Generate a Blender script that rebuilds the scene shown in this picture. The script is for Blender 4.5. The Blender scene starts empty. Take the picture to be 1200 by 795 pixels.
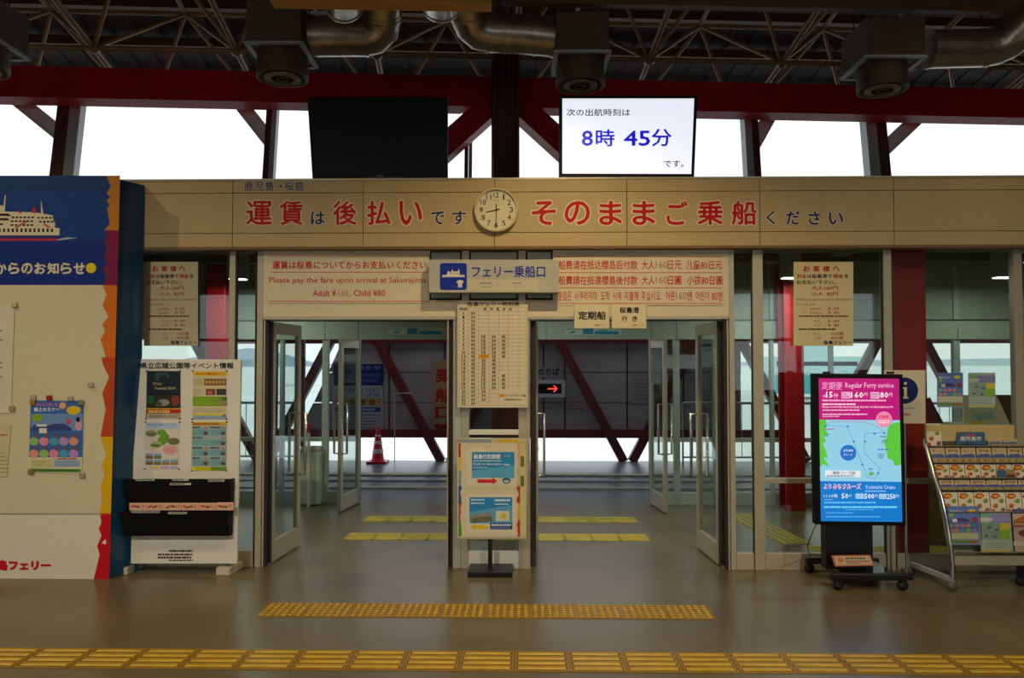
import bpy, bmesh, math, random
from mathutils import Vector, Matrix
random.seed(7)
SC = bpy.context.scene
COL = SC.collection
# ------------------------------------------------------------------ camera
FPX = 930.0
YAW, PITCH = 0.020, 0.0317
CAM = Vector((0.0, -6.53, 1.67))
cd = bpy.data.cameras.new('camera'); cam = bpy.data.objects.new('camera', cd); COL.objects.link(cam)
cam.location = CAM; cam.rotation_euler = (math.pi/2+PITCH, 0, YAW)
cd.sensor_width = 36; cd.lens = FPX/1200*36; cd.clip_start = .05; cd.clip_end = 9000
SC.camera = cam
# ------------------------------------------------------------------ world, exposure
w = bpy.data.worlds.new('world'); SC.world = w; w.use_nodes = True
wn = w.node_tree; bg = wn.nodes['Background']
tc = wn.nodes.new('ShaderNodeTexCoord'); nz = wn.nodes.new('ShaderNodeTexNoise'); nz.inputs['Scale'].default_value = 2.2
cr = wn.nodes.new('ShaderNodeValToRGB')
cr.color_ramp.elements[0].position = .3; cr.color_ramp.elements[0].color = (.80, .87, .93, 1)
cr.color_ramp.elements[1].position = .7; cr.color_ramp.elements[1].color = (.93, .96, 1, 1)
wn.links.new(tc.outputs['Generated'], nz.inputs['Vector']); wn.links.new(nz.outputs['Fac'], cr.inputs['Fac'])
wn.links.new(cr.outputs['Color'], bg.inputs['Color']); bg.inputs['Strength'].default_value = 1.6
SC.view_settings.view_transform = 'Standard'; SC.view_settings.look = 'None'
SC.view_settings.exposure = 0.0; SC.view_settings.gamma = 1; SC.view_settings.use_curve_mapping = False
# ------------------------------------------------------------------ lamps (housings are built further down)
WARM = (1.0, .76, .42)
HALL_LAMPS = [(-5.8, -2.4, 5.35, 520), (.35, -2.2, 4.25, 430), (4.6, -1.9, 5.2, 90), (-3.4, -9.0, 6.2, 2600), (3.6, -9.0, 6.2, 2200)]
VEST_LAMPS = [(-3.2, 2.15, 15), (0.0, 1.5, 20), (2.86, 2.15, 16), (5.15, 2.15, 10)]
def spot(name, loc, e, col, ang, r, target=None, blend=.8):
    l = bpy.data.lights.new(name, 'SPOT'); l.energy = e; l.color = col; l.spot_size = math.radians(ang); l.spot_blend = blend
    l.shadow_soft_size = r
    o = bpy.data.objects.new(name, l); COL.objects.link(o); o.location = loc
    if target is not None: o.rotation_euler = (Vector(target)-Vector(loc)).to_track_quat('-Z', 'Y').to_euler()
    return o
def area(name, loc, e, col, sx, sy, rot=(0, 0, 0)):
    l = bpy.data.lights.new(name, 'AREA'); l.energy = e; l.color = col; l.shape = 'RECTANGLE'; l.size = sx; l.size_y = sy
    o = bpy.data.objects.new(name, l); COL.objects.link(o); o.location = loc; o.rotation_euler = rot
    return o
for k, (x, y, z, e) in enumerate(HALL_LAMPS):
    if k < 3: spot('hall_lamp_light', (x, y, z-.16), e, WARM, 130, .05, (x*.9, y+1.4, 0), .9)
    else: spot('hall_lamp_light', (x, y, z-.16), e, (1, .89, .72), 58, .12, (x*.9, -2.3, 0), .95)  # rear floods, added out of view to lift the front wall
for x, y, e in VEST_LAMPS:
    area('vestibule_lamp_light', (x, y, 2.585), e, (.82, 1, .86), .16, .10)

# ------------------------------------------------------------------ pixel rays
Fw = Vector((-math.sin(YAW)*math.cos(PITCH), math.cos(YAW)*math.cos(PITCH), math.sin(PITCH)))
Rt = Vector((math.cos(YAW), math.sin(YAW), 0)); Up = Rt.cross(Fw)
def ray(px, py): return Fw + Rt*((px-600)/FPX) + Up*((397.5-py)/FPX)
def RD(px, py, d): return CAM + ray(px, py)*d                      # at depth d
def P(px, py, Y): r = ray(px, py); return CAM + r*((Y-CAM.y)/r.y)  # on a plane Y=const
def G(px, py, z=0.0): r = ray(px, py); return CAM + r*((z-CAM.z)/r.z)
class Plane:
    def __init__(s, p, n): s.p = Vector(p); s.n = Vector(n).normalized()
    def m(s, px, py, off=0.0):
        r = ray(px, py); t = (s.p-CAM).dot(s.n)/r.dot(s.n); return CAM + r*t + s.n*off
def YP(Y): return Plane((0, Y, 0), (0, -1, 0))

# ------------------------------------------------------------------ materials
def lin(c):
    if isinstance(c, str):
        c = c.lstrip('#'); c = [int(c[i:i+2], 16)/255 for i in (0, 2, 4)]
        c = [v/12.92 if v <= .04045 else ((v+.055)/1.055)**2.4 for v in c]
    return (c[0], c[1], c[2], 1)
MC = {}
def mat(name, col, rough=.5, metal=0, var=.06, scale=8, bump=0, bscale=60, spec=.5, stretch=None, emit=0):
    key = (name,)
    if key in MC: return MC[key]
    m = bpy.data.materials.new(name); m.use_nodes = True; nt = m.node_tree; b = nt.nodes['Principled BSDF']
    c = lin(col)
    b.inputs['Roughness'].default_value = rough; b.inputs['Metallic'].default_value = metal
    b.inputs['Specular IOR Level'].default_value = spec
    t = nt.nodes.new('ShaderNodeTexCoord'); n = nt.nodes.new('ShaderNodeTexNoise'); n.inputs['Scale'].default_value = scale
    n.inputs['Detail'].default_value = 5
    src = t.outputs['Object']
    if stretch:
        mp = nt.nodes.new('ShaderNodeMapping'); mp.inputs['Scale'].default_value = stretch; nt.links.new(src, mp.inputs['Vector']); src = mp.outputs['Vector']
    nt.links.new(src, n.inputs['Vector'])
    r = nt.nodes.new('ShaderNodeValToRGB'); r.color_ramp.elements[0].position = .3; r.color_ramp.elements[1].position = .7
    r.color_ramp.elements[0].color = tuple(max(0, v*(1-var)) for v in c[:3])+(1,)
    r.color_ramp.elements[1].color = tuple(min(1, v*(1+var)) for v in c[:3])+(1,)
    nt.links.new(n.outputs['Fac'], r.inputs['Fac']); nt.links.new(r.outputs['Color'], b.inputs['Base Color'])
    if bump:
        n2 = nt.nodes.new('ShaderNodeTexNoise'); n2.inputs['Scale'].default_value = bscale; nt.links.new(t.outputs['Object'], n2.inputs['Vector'])
        bu = nt.nodes.new('ShaderNodeBump'); bu.inputs['Strength'].default_value = bump; bu.inputs['Distance'].default_value = .01
        nt.links.new(n2.outputs['Fac'], bu.inputs['Height']); nt.links.new(bu.outputs['Normal'], b.inputs['Normal'])
    if emit:
        b.inputs['Emission Color'].default_value = c; b.inputs['Emission Strength'].default_value = emit
    MC[key] = m; return m
def ink(col, e=0):
    if isinstance(col, bpy.types.Material): return col
    if e: return mat('screen_'+col.lstrip('#'), col, .35, var=0, emit=e)
    return mat('ink_'+col.lstrip('#'), col, .55, var=.03, scale=20, spec=.2)
def glassmat(name, tint, refl):
    m = bpy.data.materials.new(name); m.use_nodes = True; nt = m.node_tree; nt.nodes.clear()
    o = nt.nodes.new('ShaderNodeOutputMaterial'); mx = nt.nodes.new('ShaderNodeMixShader')
    tr = nt.nodes.new('ShaderNodeBsdfTransparent'); tr.inputs['Color'].default_value = lin(tint)
    gl = nt.nodes.new('ShaderNodeBsdfGlossy'); gl.inputs['Roughness'].default_value = .01; gl.inputs['Color'].default_value = (.9, .95, 1, 1)
    lw = nt.nodes.new('ShaderNodeLayerWeight'); lw.inputs['Blend'].default_value = .5
    pw = nt.nodes.new('ShaderNodeMath'); pw.operation = 'POWER'; pw.inputs[1].default_value = 4
    ma = nt.nodes.new('ShaderNodeMath'); ma.operation = 'MULTIPLY_ADD'; ma.inputs[1].default_value = .35; ma.inputs[2].default_value = refl
    nt.links.new(lw.outputs['Facing'], pw.inputs[0]); nt.links.new(pw.outputs[0], ma.inputs[0])
    nt.links.new(ma.outputs[0], mx.inputs[0]); nt.links.new(tr.outputs[0], mx.inputs[1]); nt.links.new(gl.outputs[0], mx.inputs[2])
    nt.links.new(mx.outputs[0], o.inputs['Surface']); return m
M = {}
M['floor'] = mat('polished_concrete', '#665a40', .30, var=.22, scale=1.1, bump=.06, bscale=4)
M['vfloor'] = mat('vestibule_concrete', '#80806c', .28, var=.15, scale=1.3, bump=.05, bscale=4)
M['xfloor'] = mat('deck_paint', '#59626b', .35, var=.15, scale=1.5, bump=.06, bscale=6)
M['deck'] = mat('roof_deck', '#2a1e14', .8, var=.3, scale=2)
M['purlin'] = mat('purlin_paint', '#5e3e1a', .6, var=.2)
M['truss'] = mat('truss_paint', '#8e663c', .5, var=.12)
M['redbeam'] = mat('red_beam_paint', '#b0040f', .5, spec=.25, var=.12, scale=3)
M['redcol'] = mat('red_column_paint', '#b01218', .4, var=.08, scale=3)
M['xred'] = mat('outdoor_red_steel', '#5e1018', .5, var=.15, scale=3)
M['fascia'] = mat('fascia_panel', '#bca36e', .55, var=.05, scale=1.6, stretch=(1, 1, .4))
M['seam'] = mat('panel_seam', '#7a5c3a', .7)
M['alu'] = mat('frame_aluminium', '#b0a68c', .38, .25, var=.05, scale=5)
M['alud'] = mat('frame_shadow_gap', '#2b2622', .7)
M['aluw'] = mat('vestibule_frame', '#a8b0a4', .45, .1, var=.05)
M['panelg'] = mat('transom_panel', '#a3aa98', .5, var=.05, scale=3)
M['cream'] = mat('cream_board', '#d8cba8', .5, var=.04, scale=3)
M['white'] = mat('white_board', '#d9d4c6', .45, var=.05, scale=2)
M['sheet'] = mat('paper_sheet', '#dccfa4', .6, var=.03, scale=6)
M['blackp'] = mat('black_plastic', '#09080a', .55, var=.1, spec=.2)
M['blackm'] = mat('black_metal', '#151416', .4, .3, var=.1)
M['chrome'] = mat('brushed_steel', '#c5c6c2', .22, .95, var=.05)
M['duct'] = mat('galvanised_duct', '#b3a795', .30, .85, var=.22, scale=9, bump=.25, bscale=14)
M['box'] = mat('diffuser_box', '#5a4a36', .55, .25, var=.12)
M['navy'] = mat('kiosk_side_laminate', '#1a4468', .22, var=.06)
M['grey'] = mat('grey_steel', '#a9b0b4', .45, .15, var=.08)
M['brown'] = mat('brown_steel', '#54302a', .5, .1, var=.1)
M['wood'] = mat('wood_foot', '#c2b69c', .6, var=.15, scale=6, stretch=(1, 8, 8))
M['tact'] = mat('tactile_yellow', '#9c7410', .5, var=.16, scale=7, bump=.08)
M['tactb'] = mat('tactile_bar_yellow', '#c09a22', .45, var=.18, scale=12)
M['tactg'] = mat('tactile_vestibule', '#b8a232', .5, var=.12, scale=7)
M['rubber'] = mat('rubber_wheel', '#17151a', .6)
M['yellow'] = mat('yellow_panel', '#b07a1e', .6, var=.08)
M['clockrim'] = mat('clock_rim', '#d2c49a', .35, var=.04)
M['clockface'] = mat('clock_dial', '#d9cfa8', .5, var=.02)
M['xpanel'] = mat('site_panel', '#968d94', .6, var=.14, scale=2.2, stretch=(1, 1, 2))
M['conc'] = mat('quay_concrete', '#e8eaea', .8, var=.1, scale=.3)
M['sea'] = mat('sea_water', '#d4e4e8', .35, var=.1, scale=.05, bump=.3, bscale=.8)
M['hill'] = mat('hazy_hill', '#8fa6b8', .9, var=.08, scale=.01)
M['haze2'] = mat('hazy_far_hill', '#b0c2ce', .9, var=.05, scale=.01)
M['coner'] = mat('cone_red', '#c0182a', .4, var=.08)
M['orange'] = mat('orange_frame', '#b0481c', .5)
M['hall'] = mat('hall_wall', '#6b6152', .8, var=.08)
M['glass'] = glassmat('window_glass', '#eef2ee', .05)
M['glassd'] = glassmat('door_glass', '#e8eeea', .03)
M['acry'] = glassmat('clear_acrylic', '#f6f6f4', .02)

# ------------------------------------------------------------------ mesh builder
def origin(o):
    v = Vector((0, 0, 0))
    while o is not None: v += Vector(o.location); o = o.parent
    return v
class MB:
    def __init__(s): s.v = []; s.f = []; s.mi = []; s.mats = []; s.sm = []
    def mid(s, m):
        if m not in s.mats: s.mats.append(m)
        return s.mats.index(m)
    def add(s, vs, fs, m=None, smooth=False):
        b = len(s.v); s.v += [Vector(v) for v in vs]; k = s.mid(m) if m else 0
        for f in fs: s.f.append([b+i for i in f]); s.mi.append(k); s.sm.append(smooth)
        return s
    def box(s, x0, x1, y0, y1, z0, z1, m=None):
        x0, x1 = min(x0, x1), max(x0, x1); y0, y1 = min(y0, y1), max(y0, y1); z0, z1 = min(z0, z1), max(z0, z1)
        vs = [(x, y, z) for z in (z0, z1) for x, y in ((x0, y0), (x1, y0), (x1, y1), (x0, y1))]
        return s.add(vs, [(3, 2, 1, 0), (4, 5, 6, 7), (0, 1, 5, 4), (1, 2, 6, 5), (2, 3, 7, 6), (3, 0, 4, 7)], m)
    def hexa(s, front, back, m=None):     # two matching quads
        n = len(front); vs = list(front)+list(back)
        fs = [tuple(range(n)), tuple(range(2*n-1, n-1, -1))]+[(i, i+n, (i+1) % n+n, (i+1) % n) for i in range(n)]
        return s.add(vs, fs, m)
    def beam(s, a, b, wx, wy, ref=(0, 0, 1), m=None):
        a, b = Vector(a), Vector(b); d = (b-a).normalized(); r = Vector(ref)
        u = d.cross(r)
        if u.length < 1e-3: u = d.cross(Vector((0, 1, 0)))
        u.normalize(); v = u.cross(d).normalized()
        q = [u*wx/2+v*wy/2, u*wx/2-v*wy/2, -u*wx/2-v*wy/2, -u*wx/2+v*wy/2]
        return s.hexa([a+k for k in q], [b+k for k in q], m)
    def tube(s, pts, r, n=10, m=None, smooth=True, cap=True):
        pts = [Vector(p) for p in pts]; rs = r if isinstance(r, (list, tuple)) else [r]*len(pts)
        rings = []; pu = None
        for i, p in enumerate(pts):
            d = (pts[min(i+1, len(pts)-1)]-pts[max(i-1, 0)]).normalized()
            if pu is None:
                pu = d.cross(Vector((0, 0, 1)))
                if pu.length < 1e-3: pu = Vector((1, 0, 0))
            pu = (pu-d*pu.dot(d)).normalized(); v = d.cross(pu)
            rings.append([p+(pu*math.cos(a)+v*math.sin(a))*rs[i] for a in [2*math.pi*k/n for k in range(n)]])
        vs = [q for rg in rings for q in rg]; fs = []
        for i in range(len(pts)-1):
            for k in range(n):
                a = i*n+k; b = i*n+(k+1) % n; fs.append((a, b, b+n, a+n))
        s.add(vs, fs, m, smooth)
        if cap:
            s.add(rings[0], [tuple(range(n-1, -1, -1))], m); s.add(rings[-1], [tuple(range(n))], m)
        return s
    def lathe(s, c, prof, n=24, m=None, axis='z', smooth=True):
        c = Vector(c); vs = []
        for r, h in prof:
            for k in range(n):
                a = 2*math.pi*k/n
                vs.append(c+(Vector((r*math.cos(a), r*math.sin(a), h)) if axis == 'z' else Vector((r*math.cos(a), -h, r*math.sin(a)))))
        fs = []
        for i in range(len(prof)-1):
            for k in range(n): a = i*n+k; b = i*n+(k+1) % n; fs.append((a, b, b+n, a+n))
        s.add(vs, fs, m, smooth)
        s.add([vs[k] for k in range(n)], [tuple(range(n-1, -1, -1))], m); s.add(vs[-n:], [tuple(range(n))], m)
        return s
    def mesh(s, name, m, off=Vector((0, 0, 0))):
        me = bpy.data.meshes.new(name); me.from_pydata([tuple(v-off) for v in s.v], [], s.f)
        if m and (not s.mats or None in s.mats or not any(s.mats)): s.mats = [m]
        for k in s.mats: me.materials.append(k)
        me.polygons.foreach_set('material_index', s.mi); me.polygons.foreach_set('use_smooth', s.sm); me.update()
        return me
    def build(s, name, m=None, parent=None, world=True, bevel=0, kind=None, label=None):
        if parent is not None:
            off = origin(parent) if world else Vector((0, 0, 0)); loc = Vector((0, 0, 0))
        else:
            if world:
                lo = Vector([min(v[i] for v in s.v) for i in range(3)]); hi = Vector([max(v[i] for v in s.v) for i in range(3)])
                off = Vector(((lo.x+hi.x)/2, (lo.y+hi.y)/2, lo.z)); loc = off
            else: off = loc = Vector((0, 0, 0))
        if not any(s.mats): s.mats = [m]; s.mi = [0]*len(s.f)
        else: s.mats = [k or m for k in s.mats]
        o = bpy.data.objects.new(name, s.mesh(name, None, off)); COL.objects.link(o); o.location = loc
        if parent is not None: o.parent = parent
        if bevel:
            b = o.modifiers.new('bevel', 'BEVEL'); b.width = bevel; b.segments = 2; b.limit_method = 'ANGLE'
        if kind: o['kind'] = kind
        if label: o['label'] = label
        return o
def thing(name, label, cat, loc, group=None, rz=0):
    o = bpy.data.objects.new(name, None); COL.objects.link(o); o.location = loc; o.rotation_euler = (0, 0, rz)
    o['label'] = label; o['category'] = cat
    if group: o['group'] = group
    o.empty_display_size = .1
    return o
def struct(name, loc=(0, 0, 0)):
    o = bpy.data.objects.new(name, None); COL.objects.link(o); o.location = loc; o['kind'] = 'structure'; o.empty_display_size = .1; return o
def tag(o, label, cat, group=None):
    o['label'] = label; o['category'] = cat
    if group: o['group'] = group
    return o
def copy_tree(o, parent=None):
    c = o.copy(); COL.objects.link(c); c.parent = parent
    for ch in list(o.children): copy_tree(ch, c)
    return c
def pxbox(mb, x0, y0, x1, y1, Yf, Yb, m=None):
    xm, ym = (x0+x1)/2, (y0+y1)/2
    return mb.box(P(x0, ym, Yf).x, P(x1, ym, Yf).x, Yf, Yb, P(xm, y1, Yf).z, P(xm, y0, Yf).z, m)
def board(pl, quad, th, m=None, mb=None, off=0):
    mb = mb or MB(); f = [pl.m(x, y, off) for x, y in quad]; b = [p-pl.n*th for p in f]
    return mb.hexa(f[::-1], b[::-1], m)
def R4(x0, y0, x1, y1): return [(x0, y0), (x1, y0), (x1, y1), (x0, y1)]

# ------------------------------------------------------------------ lettering and flat print
TC = {}
def glyph(s, bold=0.0, res=3):
    k = (s, bold, res)
    if k in TC: return TC[k]
    if bold > 0:
        vs, fs, (a, b, c_, d) = glyph(s, 0.0, res); n = 4 if bold < .04 else 10; V = []; F = []
        for q in range(n):
            dx, dy = bold*math.cos(2*math.pi*q/n), bold*math.sin(2*math.pi*q/n); o_ = len(V)
            V += [(v[0]+dx, v[1]+dy, q*6e-5) for v in vs]; F += [tuple(i+o_ for i in f) for f in fs]
        TC[k] = (V, F, (a-bold, b+bold, c_-bold, d+bold)); return TC[k]
    c = bpy.data.curves.new('lettering', 'FONT'); c.body = s; c.resolution_u = res; c.fill_mode = 'FRONT'
    o = bpy.data.objects.new('lettering', c); COL.objects.link(o)
    dg = bpy.context.evaluated_depsgraph_get(); me = bpy.data.meshes.new_from_object(o.evaluated_get(dg))
    vs = [(v.co.x, v.co.y, 0.0) for v in me.vertices]; fs = [tuple(p.vertices) for p in me.polygons]
    bpy.data.objects.remove(o); bpy.data.curves.remove(c); bpy.data.meshes.remove(me)
    xs = [v[0] for v in vs]; ys = [v[1] for v in vs]
    TC[k] = (vs, fs, (min(xs), max(xs), min(ys), max(ys))); return TC[k]
LV = .0006
class Print:
    def __init__(s, pl, e=0, base=0): s.pl = pl; s.mb = MB(); s.e = e; s.base = base
    def poly(s, pts, col, lv=1):
        vs = [s.pl.m(x, y, s.base+lv*LV) for x, y in pts]
        nrm = Vector((0, 0, 0))
        for i in range(len(vs)): nrm += (vs[i]-vs[0]).cross(vs[(i+1) % len(vs)]-vs[0])
        f = tuple(range(len(vs)))
        if nrm.dot(s.pl.n) < 0: f = f[::-1]
        s.mb.add(vs, [f], ink(col, s.e)); return s
    def rect(s, x0, y0, x1, y1, col, lv=1): return s.poly(R4(x0, y0, x1, y1), col, lv)
    def ell(s, cx, cy, rx, ry, col, lv=2, n=20): return s.poly([(cx+rx*math.cos(2*math.pi*k/n), cy+ry*math.sin(2*math.pi*k/n)) for k in range(n)], col, lv)
    def text(s, t, x0, y0, x1, y1, col, bold=0.0, lv=3, res=2):
        vs, fs, (a, b, c, d) = glyph(t, bold, res)
        pts = [s.pl.m(x0+(x-a)/(b-a)*(x1-x0), y1-(y-c)/(d-c)*(y1-y0), s.base+lv*LV+zz) for x, y, zz in vs]
        s.mb.add(pts, fs, ink(col, s.e)); return s
    def dashes(s, x0, y0, x1, y1, rows, col, lv=2, fill=.5, seed=1):
        rn = random.Random(seed*31+int(x0)+int(y0)); h = (y1-y0)/rows
        for r in range(rows):
            x = x0; y = y0+r*h
            end = x1-(x1-x0)*rn.choice([0, 0, .1, .3])
            while x < end:
                l = rn.uniform(.03, .10)*(x1-x0)+.6; l = min(l, end-x)
                if l > .3: s.rect(x, y+h*(1-fill)/2, x+l, y+h*(1+fill)/2, col, lv)
                x += l+rn.uniform(.3, .9)
        return s
    def build(s, name, parent): return s.mb.build(name, None, parent)

# ================================================================== SETTING
YB = 3.0       # back wall of the vestibule
YX = 7.3       # far edge of the outdoor walkway
# floor
fl = MB().box(-9, 9, -14, 0.0, -.12, 0).build('floor', M['floor']); fl['kind'] = 'structure'
f2 = MB().box(-6.5, 9, 0.0, YB+.05, -.12, 0).build('floor', M['floor']); f2['kind'] = 'structure'
f3 = MB().box(-9, 12, YB+.05, YX+.05, -.12, -.012).build('floor', M['xfloor']); f3['kind'] = 'structure'
for py, th in ((555, 2.4), (562.5, 1.2), (570.5, 2.0)):          # step nosings and drain lines across the walkway
    a = G(600, py); wd = abs(G(600, py).y-G(600, py+th).y)
    MB().box(-5, 6, a.y-wd, a.y, -.012, .004).build('floor_joint', mat('joint_strip', '#8f8f86', .5), f3)
for k in range(60):
    a = G(600, 556); 
    if k % 2 == 0: pass
mb = MB()
for k in range(40):
    x = -4+k*.22; Y = G(600, 557).y; mb.hexa([(x, Y-.06, .006), (x+.10, Y-.06, .006), (x+.16, Y+.06, .006), (x+.06, Y+.06, .006)][::-1], [(x, Y-.06, .004), (x+.10, Y-.06, .004), (x+.16, Y+.06, .004), (x+.06, Y+.06, .004)][::-1])
mb.build('hatch_marking', mat('worn_yellow', '#a59a6a', .6), f3)['kind'] = 'stuff'
# hall walls behind and beside the camera
for nm, a in (('wall_left', (-9.2, -9, -14, 4, 0, 10)), ('wall_right', (9, 9.2, -14, 4, 0, 10)), ('wall_rear', (-9.2, 9.2, -14.2, -14, 0, 1.0)), ('wall_rear', (-9.2, 9.2, -14.2, -14, 3.5, 10))):
    MB().box(*a).build(nm, M['hall'])['kind'] = 'structure'

rw = struct('window_added', (0, -14, 1))  # unseen rear window band, added to bring daylight onto the front wall
for k in range(10): MB().box(-9+k*2-.06, -9+k*2+.06, -14.15, -14.02, 1.0, 3.5).build('mullion', M['grey'], rw)
for z in (2.3,): MB().box(-9, 9, -14.14, -14.04, z-.04, z+.04).build('rail', M['grey'], rw)
for k in range(9): MB().box(-9+k*2+.06, -9+k*2+1.94, -14.10, -14.09, 1.0, 3.5).build('glass_pane', M['acry'], rw)
# fascia over the doors ------------------------------------------------
FY = -0.10
wf = struct('wall_front', (0, 0, 0))
Zt = P(640, 210, FY).z; Zb = P(640, 288.5, FY).z; Zl1 = P(640, 225, FY).z; Zl2 = P(640, 272.5, FY).z
sx = [P(x, 250, FY).x for x in (579.5,)][0]; pit = P(734.5, 250, FY).x-P(579.5, 250, FY).x
for k in range(-6, 7):
    x0 = sx+k*pit; x1 = x0+pit
    mb = MB()
    g = .002
    mb.box(x0+g, x1-g, FY, FY+.06, Zl2+g, Zl1-g); mb.box(x0+g, x1-g, FY, FY+.06, Zl1+g, Zt); mb.box(x0+g, x1-g, FY, FY+.06, Zb, Zl2-g)
    mb.build('fascia_panel', M['fascia'], wf, bevel=.003)
MB().box(sx-6*pit, sx+7*pit, FY+.02, FY+.30, Zb+.01, Zt-.006, M['seam']).build('fascia_backing', M['seam'], wf)
MB().box(sx-6*pit, sx+7*pit, FY-.008, FY+.3, Zt-.004, Zt+.012, M['alu']).build('fascia_capping', M['alu'], wf)
MB().box(sx-6*pit, sx+7*pit, FY-.004, FY+.12, Zb-.022, Zb, M['seam']).build('fascia_soffit', M['seam'], wf)
# individual cut letters
FPL = YP(FY)
def letter(ch, x0, y0, x1, y1, col, bold=.022, edge=.10, name='letter'):
    a, b, c, d = glyph(ch, bold, 3)[2]
    o1 = None
    def conv(bld, offs, m, th):
        V, F, _ = glyph(ch, bld, 3)
        q = [FPL.m(x0+(x-a)/(b-a)*(x1-x0), y1-(y-c)/(d-c)*(y1-y0), offs+zz) for x, y, zz in V]
        mb = MB(); mb.add(q, F, ink(m)); return mb
    o1 = conv(bold, .0042, col, 0).build(name, None, wf)
    conv(bold+.042, .002, '#e6d8b4', 0).build('letter_border', None, o1)
RED, NAVY = '#c00a12', '#14246a'
for ch, x0, x1 in (('運', 288.5, 319), ('賃', 327.5, 355.5), ('後', 390, 418.5), ('払', 430, 458), ('い', 468, 495),
                   ('そ', 623, 651.5), ('の', 661.5, 691.5), ('ま', 702, 729), ('ま', 741, 768), ('ご', 781, 806), ('乗', 817, 847.5), ('船', 857, 887)):
    letter(ch, x0, 235.5, x1, 264, RED)
for ch, x0, x1, y0 in (('は', 364.5, 381, 248), ('で', 505, 521, 248), ('す', 529.5, 546.5, 247), ('く', 898, 908.5, 247), ('だ', 921, 937, 247.5), ('さ', 947, 961, 248), ('い', 971, 988, 249)):
    letter(ch, x0, y0, x1, 263.5, NAVY, .022)
for ch, x0, x1 in (('鹿', 286.5, 297), ('児', 299, 309), ('島', 311, 321), ('→', 322.5, 332), ('桜', 334, 344), ('島', 346, 356)):
    letter(ch, x0, 213 if ch != '→' else 216, x1, 224 if ch != '→' else 221, '#20306c', .012)

# storefront framing ----------------------------------------------------
def mull(x0, x1, y0=290, y1=664, Yf=0.0, Yb=.07, m=None, name='mullion', par=None):
    mb = MB(); pxbox(mb, x0, y0, x1, y1, Yf, Yb); return mb.build(name, m or M['alu'], par or wf, bevel=.003)
XL, XR = -60, 1330
floorZ = 0
def mullz(x0, x1, z0, z1, Y=0.0, Yb=.07, m=None, name='mullion', par=None):
    mb = MB().box(P(x0, 430, Y).x, P(x1, 430, Y).x, Y, Yb, z0, z1); return mb.build(name, m or M['alu'], par or wf, bevel=.002)
ZT = P(600, 289, 0).z; ZD = P(600, 372, 0).z; ZK = P(860, 649, 0).z; ZR0, ZR1 = P(930, 567, 0).z, P(930, 561, 0).z
for x0, x1 in ((60, 67), (267.5, 274.5), (300.5, 307.5), (855, 861), (883, 895), (1037, 1046.5), (1190, 1200)):
    mullz(x0, x1, 0, ZT)
for x0, x1 in ((541, 549.5), (607.5, 616)): mullz(x0, x1, 0, ZT, 0, .14)
# shadow gaps beside mullions
for x0, x1 in ((275, 277), (298.3, 300), (881.5, 883), (1035.2, 1036.5), (1047, 1048.3)): mullz(x0, x1, 0.02, ZT-.02, .02, .05, M['alud'], 'glazing_gasket')
def hrail(x0, x1, z0, z1, name='rail', m=None, Y=0.004, Yb=.06): return MB().box(P(x0, 430, Y).x, P(x1, 430, Y).x, Y, Yb, z0, z1).build(name, m or M['alu'], wf, bevel=.002)
BAYS = [(67, 267.5), (277, 298.3), (861, 881.5), (895, 1035.2), (1048.3, 1190), (1200, 1330)]
for i, (x0, x1) in enumerate(BAYS):
    hrail(x0, x1, 0, ZK, 'kick_panel', Y=.012)
    hrail(x0, x1, ZT-.03, ZT, 'head_rail')
    if i in (0, 3, 4, 5): hrail(x0, x1, ZR0, ZR1, 'rail')
    z1 = ZT-.03
    if i in (0, 3, 4, 5):
        MB().box(P(x0, 430, .03).x, P(x1, 430, .03).x, .03, .038, ZR1, z1).build('glass_pane', M['glass'], wf)
        MB().box(P(x0, 430, .03).x, P(x1, 430, .03).x, .03, .038, ZK, ZR0).build('glass_pane', M['glass'], wf)
    else: MB().box(P(x0, 430, .03).x, P(x1, 430, .03).x, .03, .038, ZK, z1).build('glass_pane', M['glass'], wf)
# centre unit
ZC = P(578, 507, 0).z
hrail(549.5, 607.5, ZC-.02, ZC+.02, 'rail', m=M['white']); hrail(549.5, 607.5, 0, P(578, 647, 0).z, 'kick_panel', m=M['white'])
MB().box(P(549.5, 430, .03).x, P(607.5, 430, .03).x, .03, .038, P(578, 647, 0).z, ZD).build('glass_pane', M['glassd'], wf)
# transoms and cream spandrels
ZS = P(600, 352, 0).z
for x0, x1 in ((503, 541), (549.5, 607.5), (616, 648)):
    hrail(x0, x1, ZS, ZT, 'transom_backing', m=M['alud'], Y=.03)
    a = 2.2; MB().box(P(x0+a, 430, .02).x, P(x1-a, 430, .02).x, .018, .03, ZS+.02, ZT-.045).build('transom_panel', M['panelg'], wf, bevel=.002)
for x0, x1 in ((307.5, 503), (648, 855)): hrail(x0, x1, ZS, ZT, 'spandrel_panel', m=M['cream'], Y=-.012)
hrail(307.5, 541, ZD+.006, ZS, 'spandrel_panel', m=M['cream'], Y=-.012); hrail(616, 855, ZD+.006, ZS, 'spandrel_panel', m=M['cream'], Y=-.012)
hrail(307.5, 541, ZD-.018, ZD+.006, 'door_head', Y=-.016, Yb=.1); hrail(616, 855, ZD-.018, ZD+.006, 'door_head', Y=-.016, Yb=.1)
# slim jambs
for x0, x1, m in ((308.5, 310.5, M['alu']), (311, 312.5, M['alud']), (524, 525.5, M['alu']), (531, 541, M['alu']), (616, 621, M['alu']), (849.5, 851, M['alud']), (852, 854, M['alu'])):
    mullz(x0, x1, 0, ZD-.018, .0, .08, m, 'jamb')
mullz(533, 540, 0.01, ZD-.02, -.004, -.001, M['aluw'], 'jamb_lining')

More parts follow.
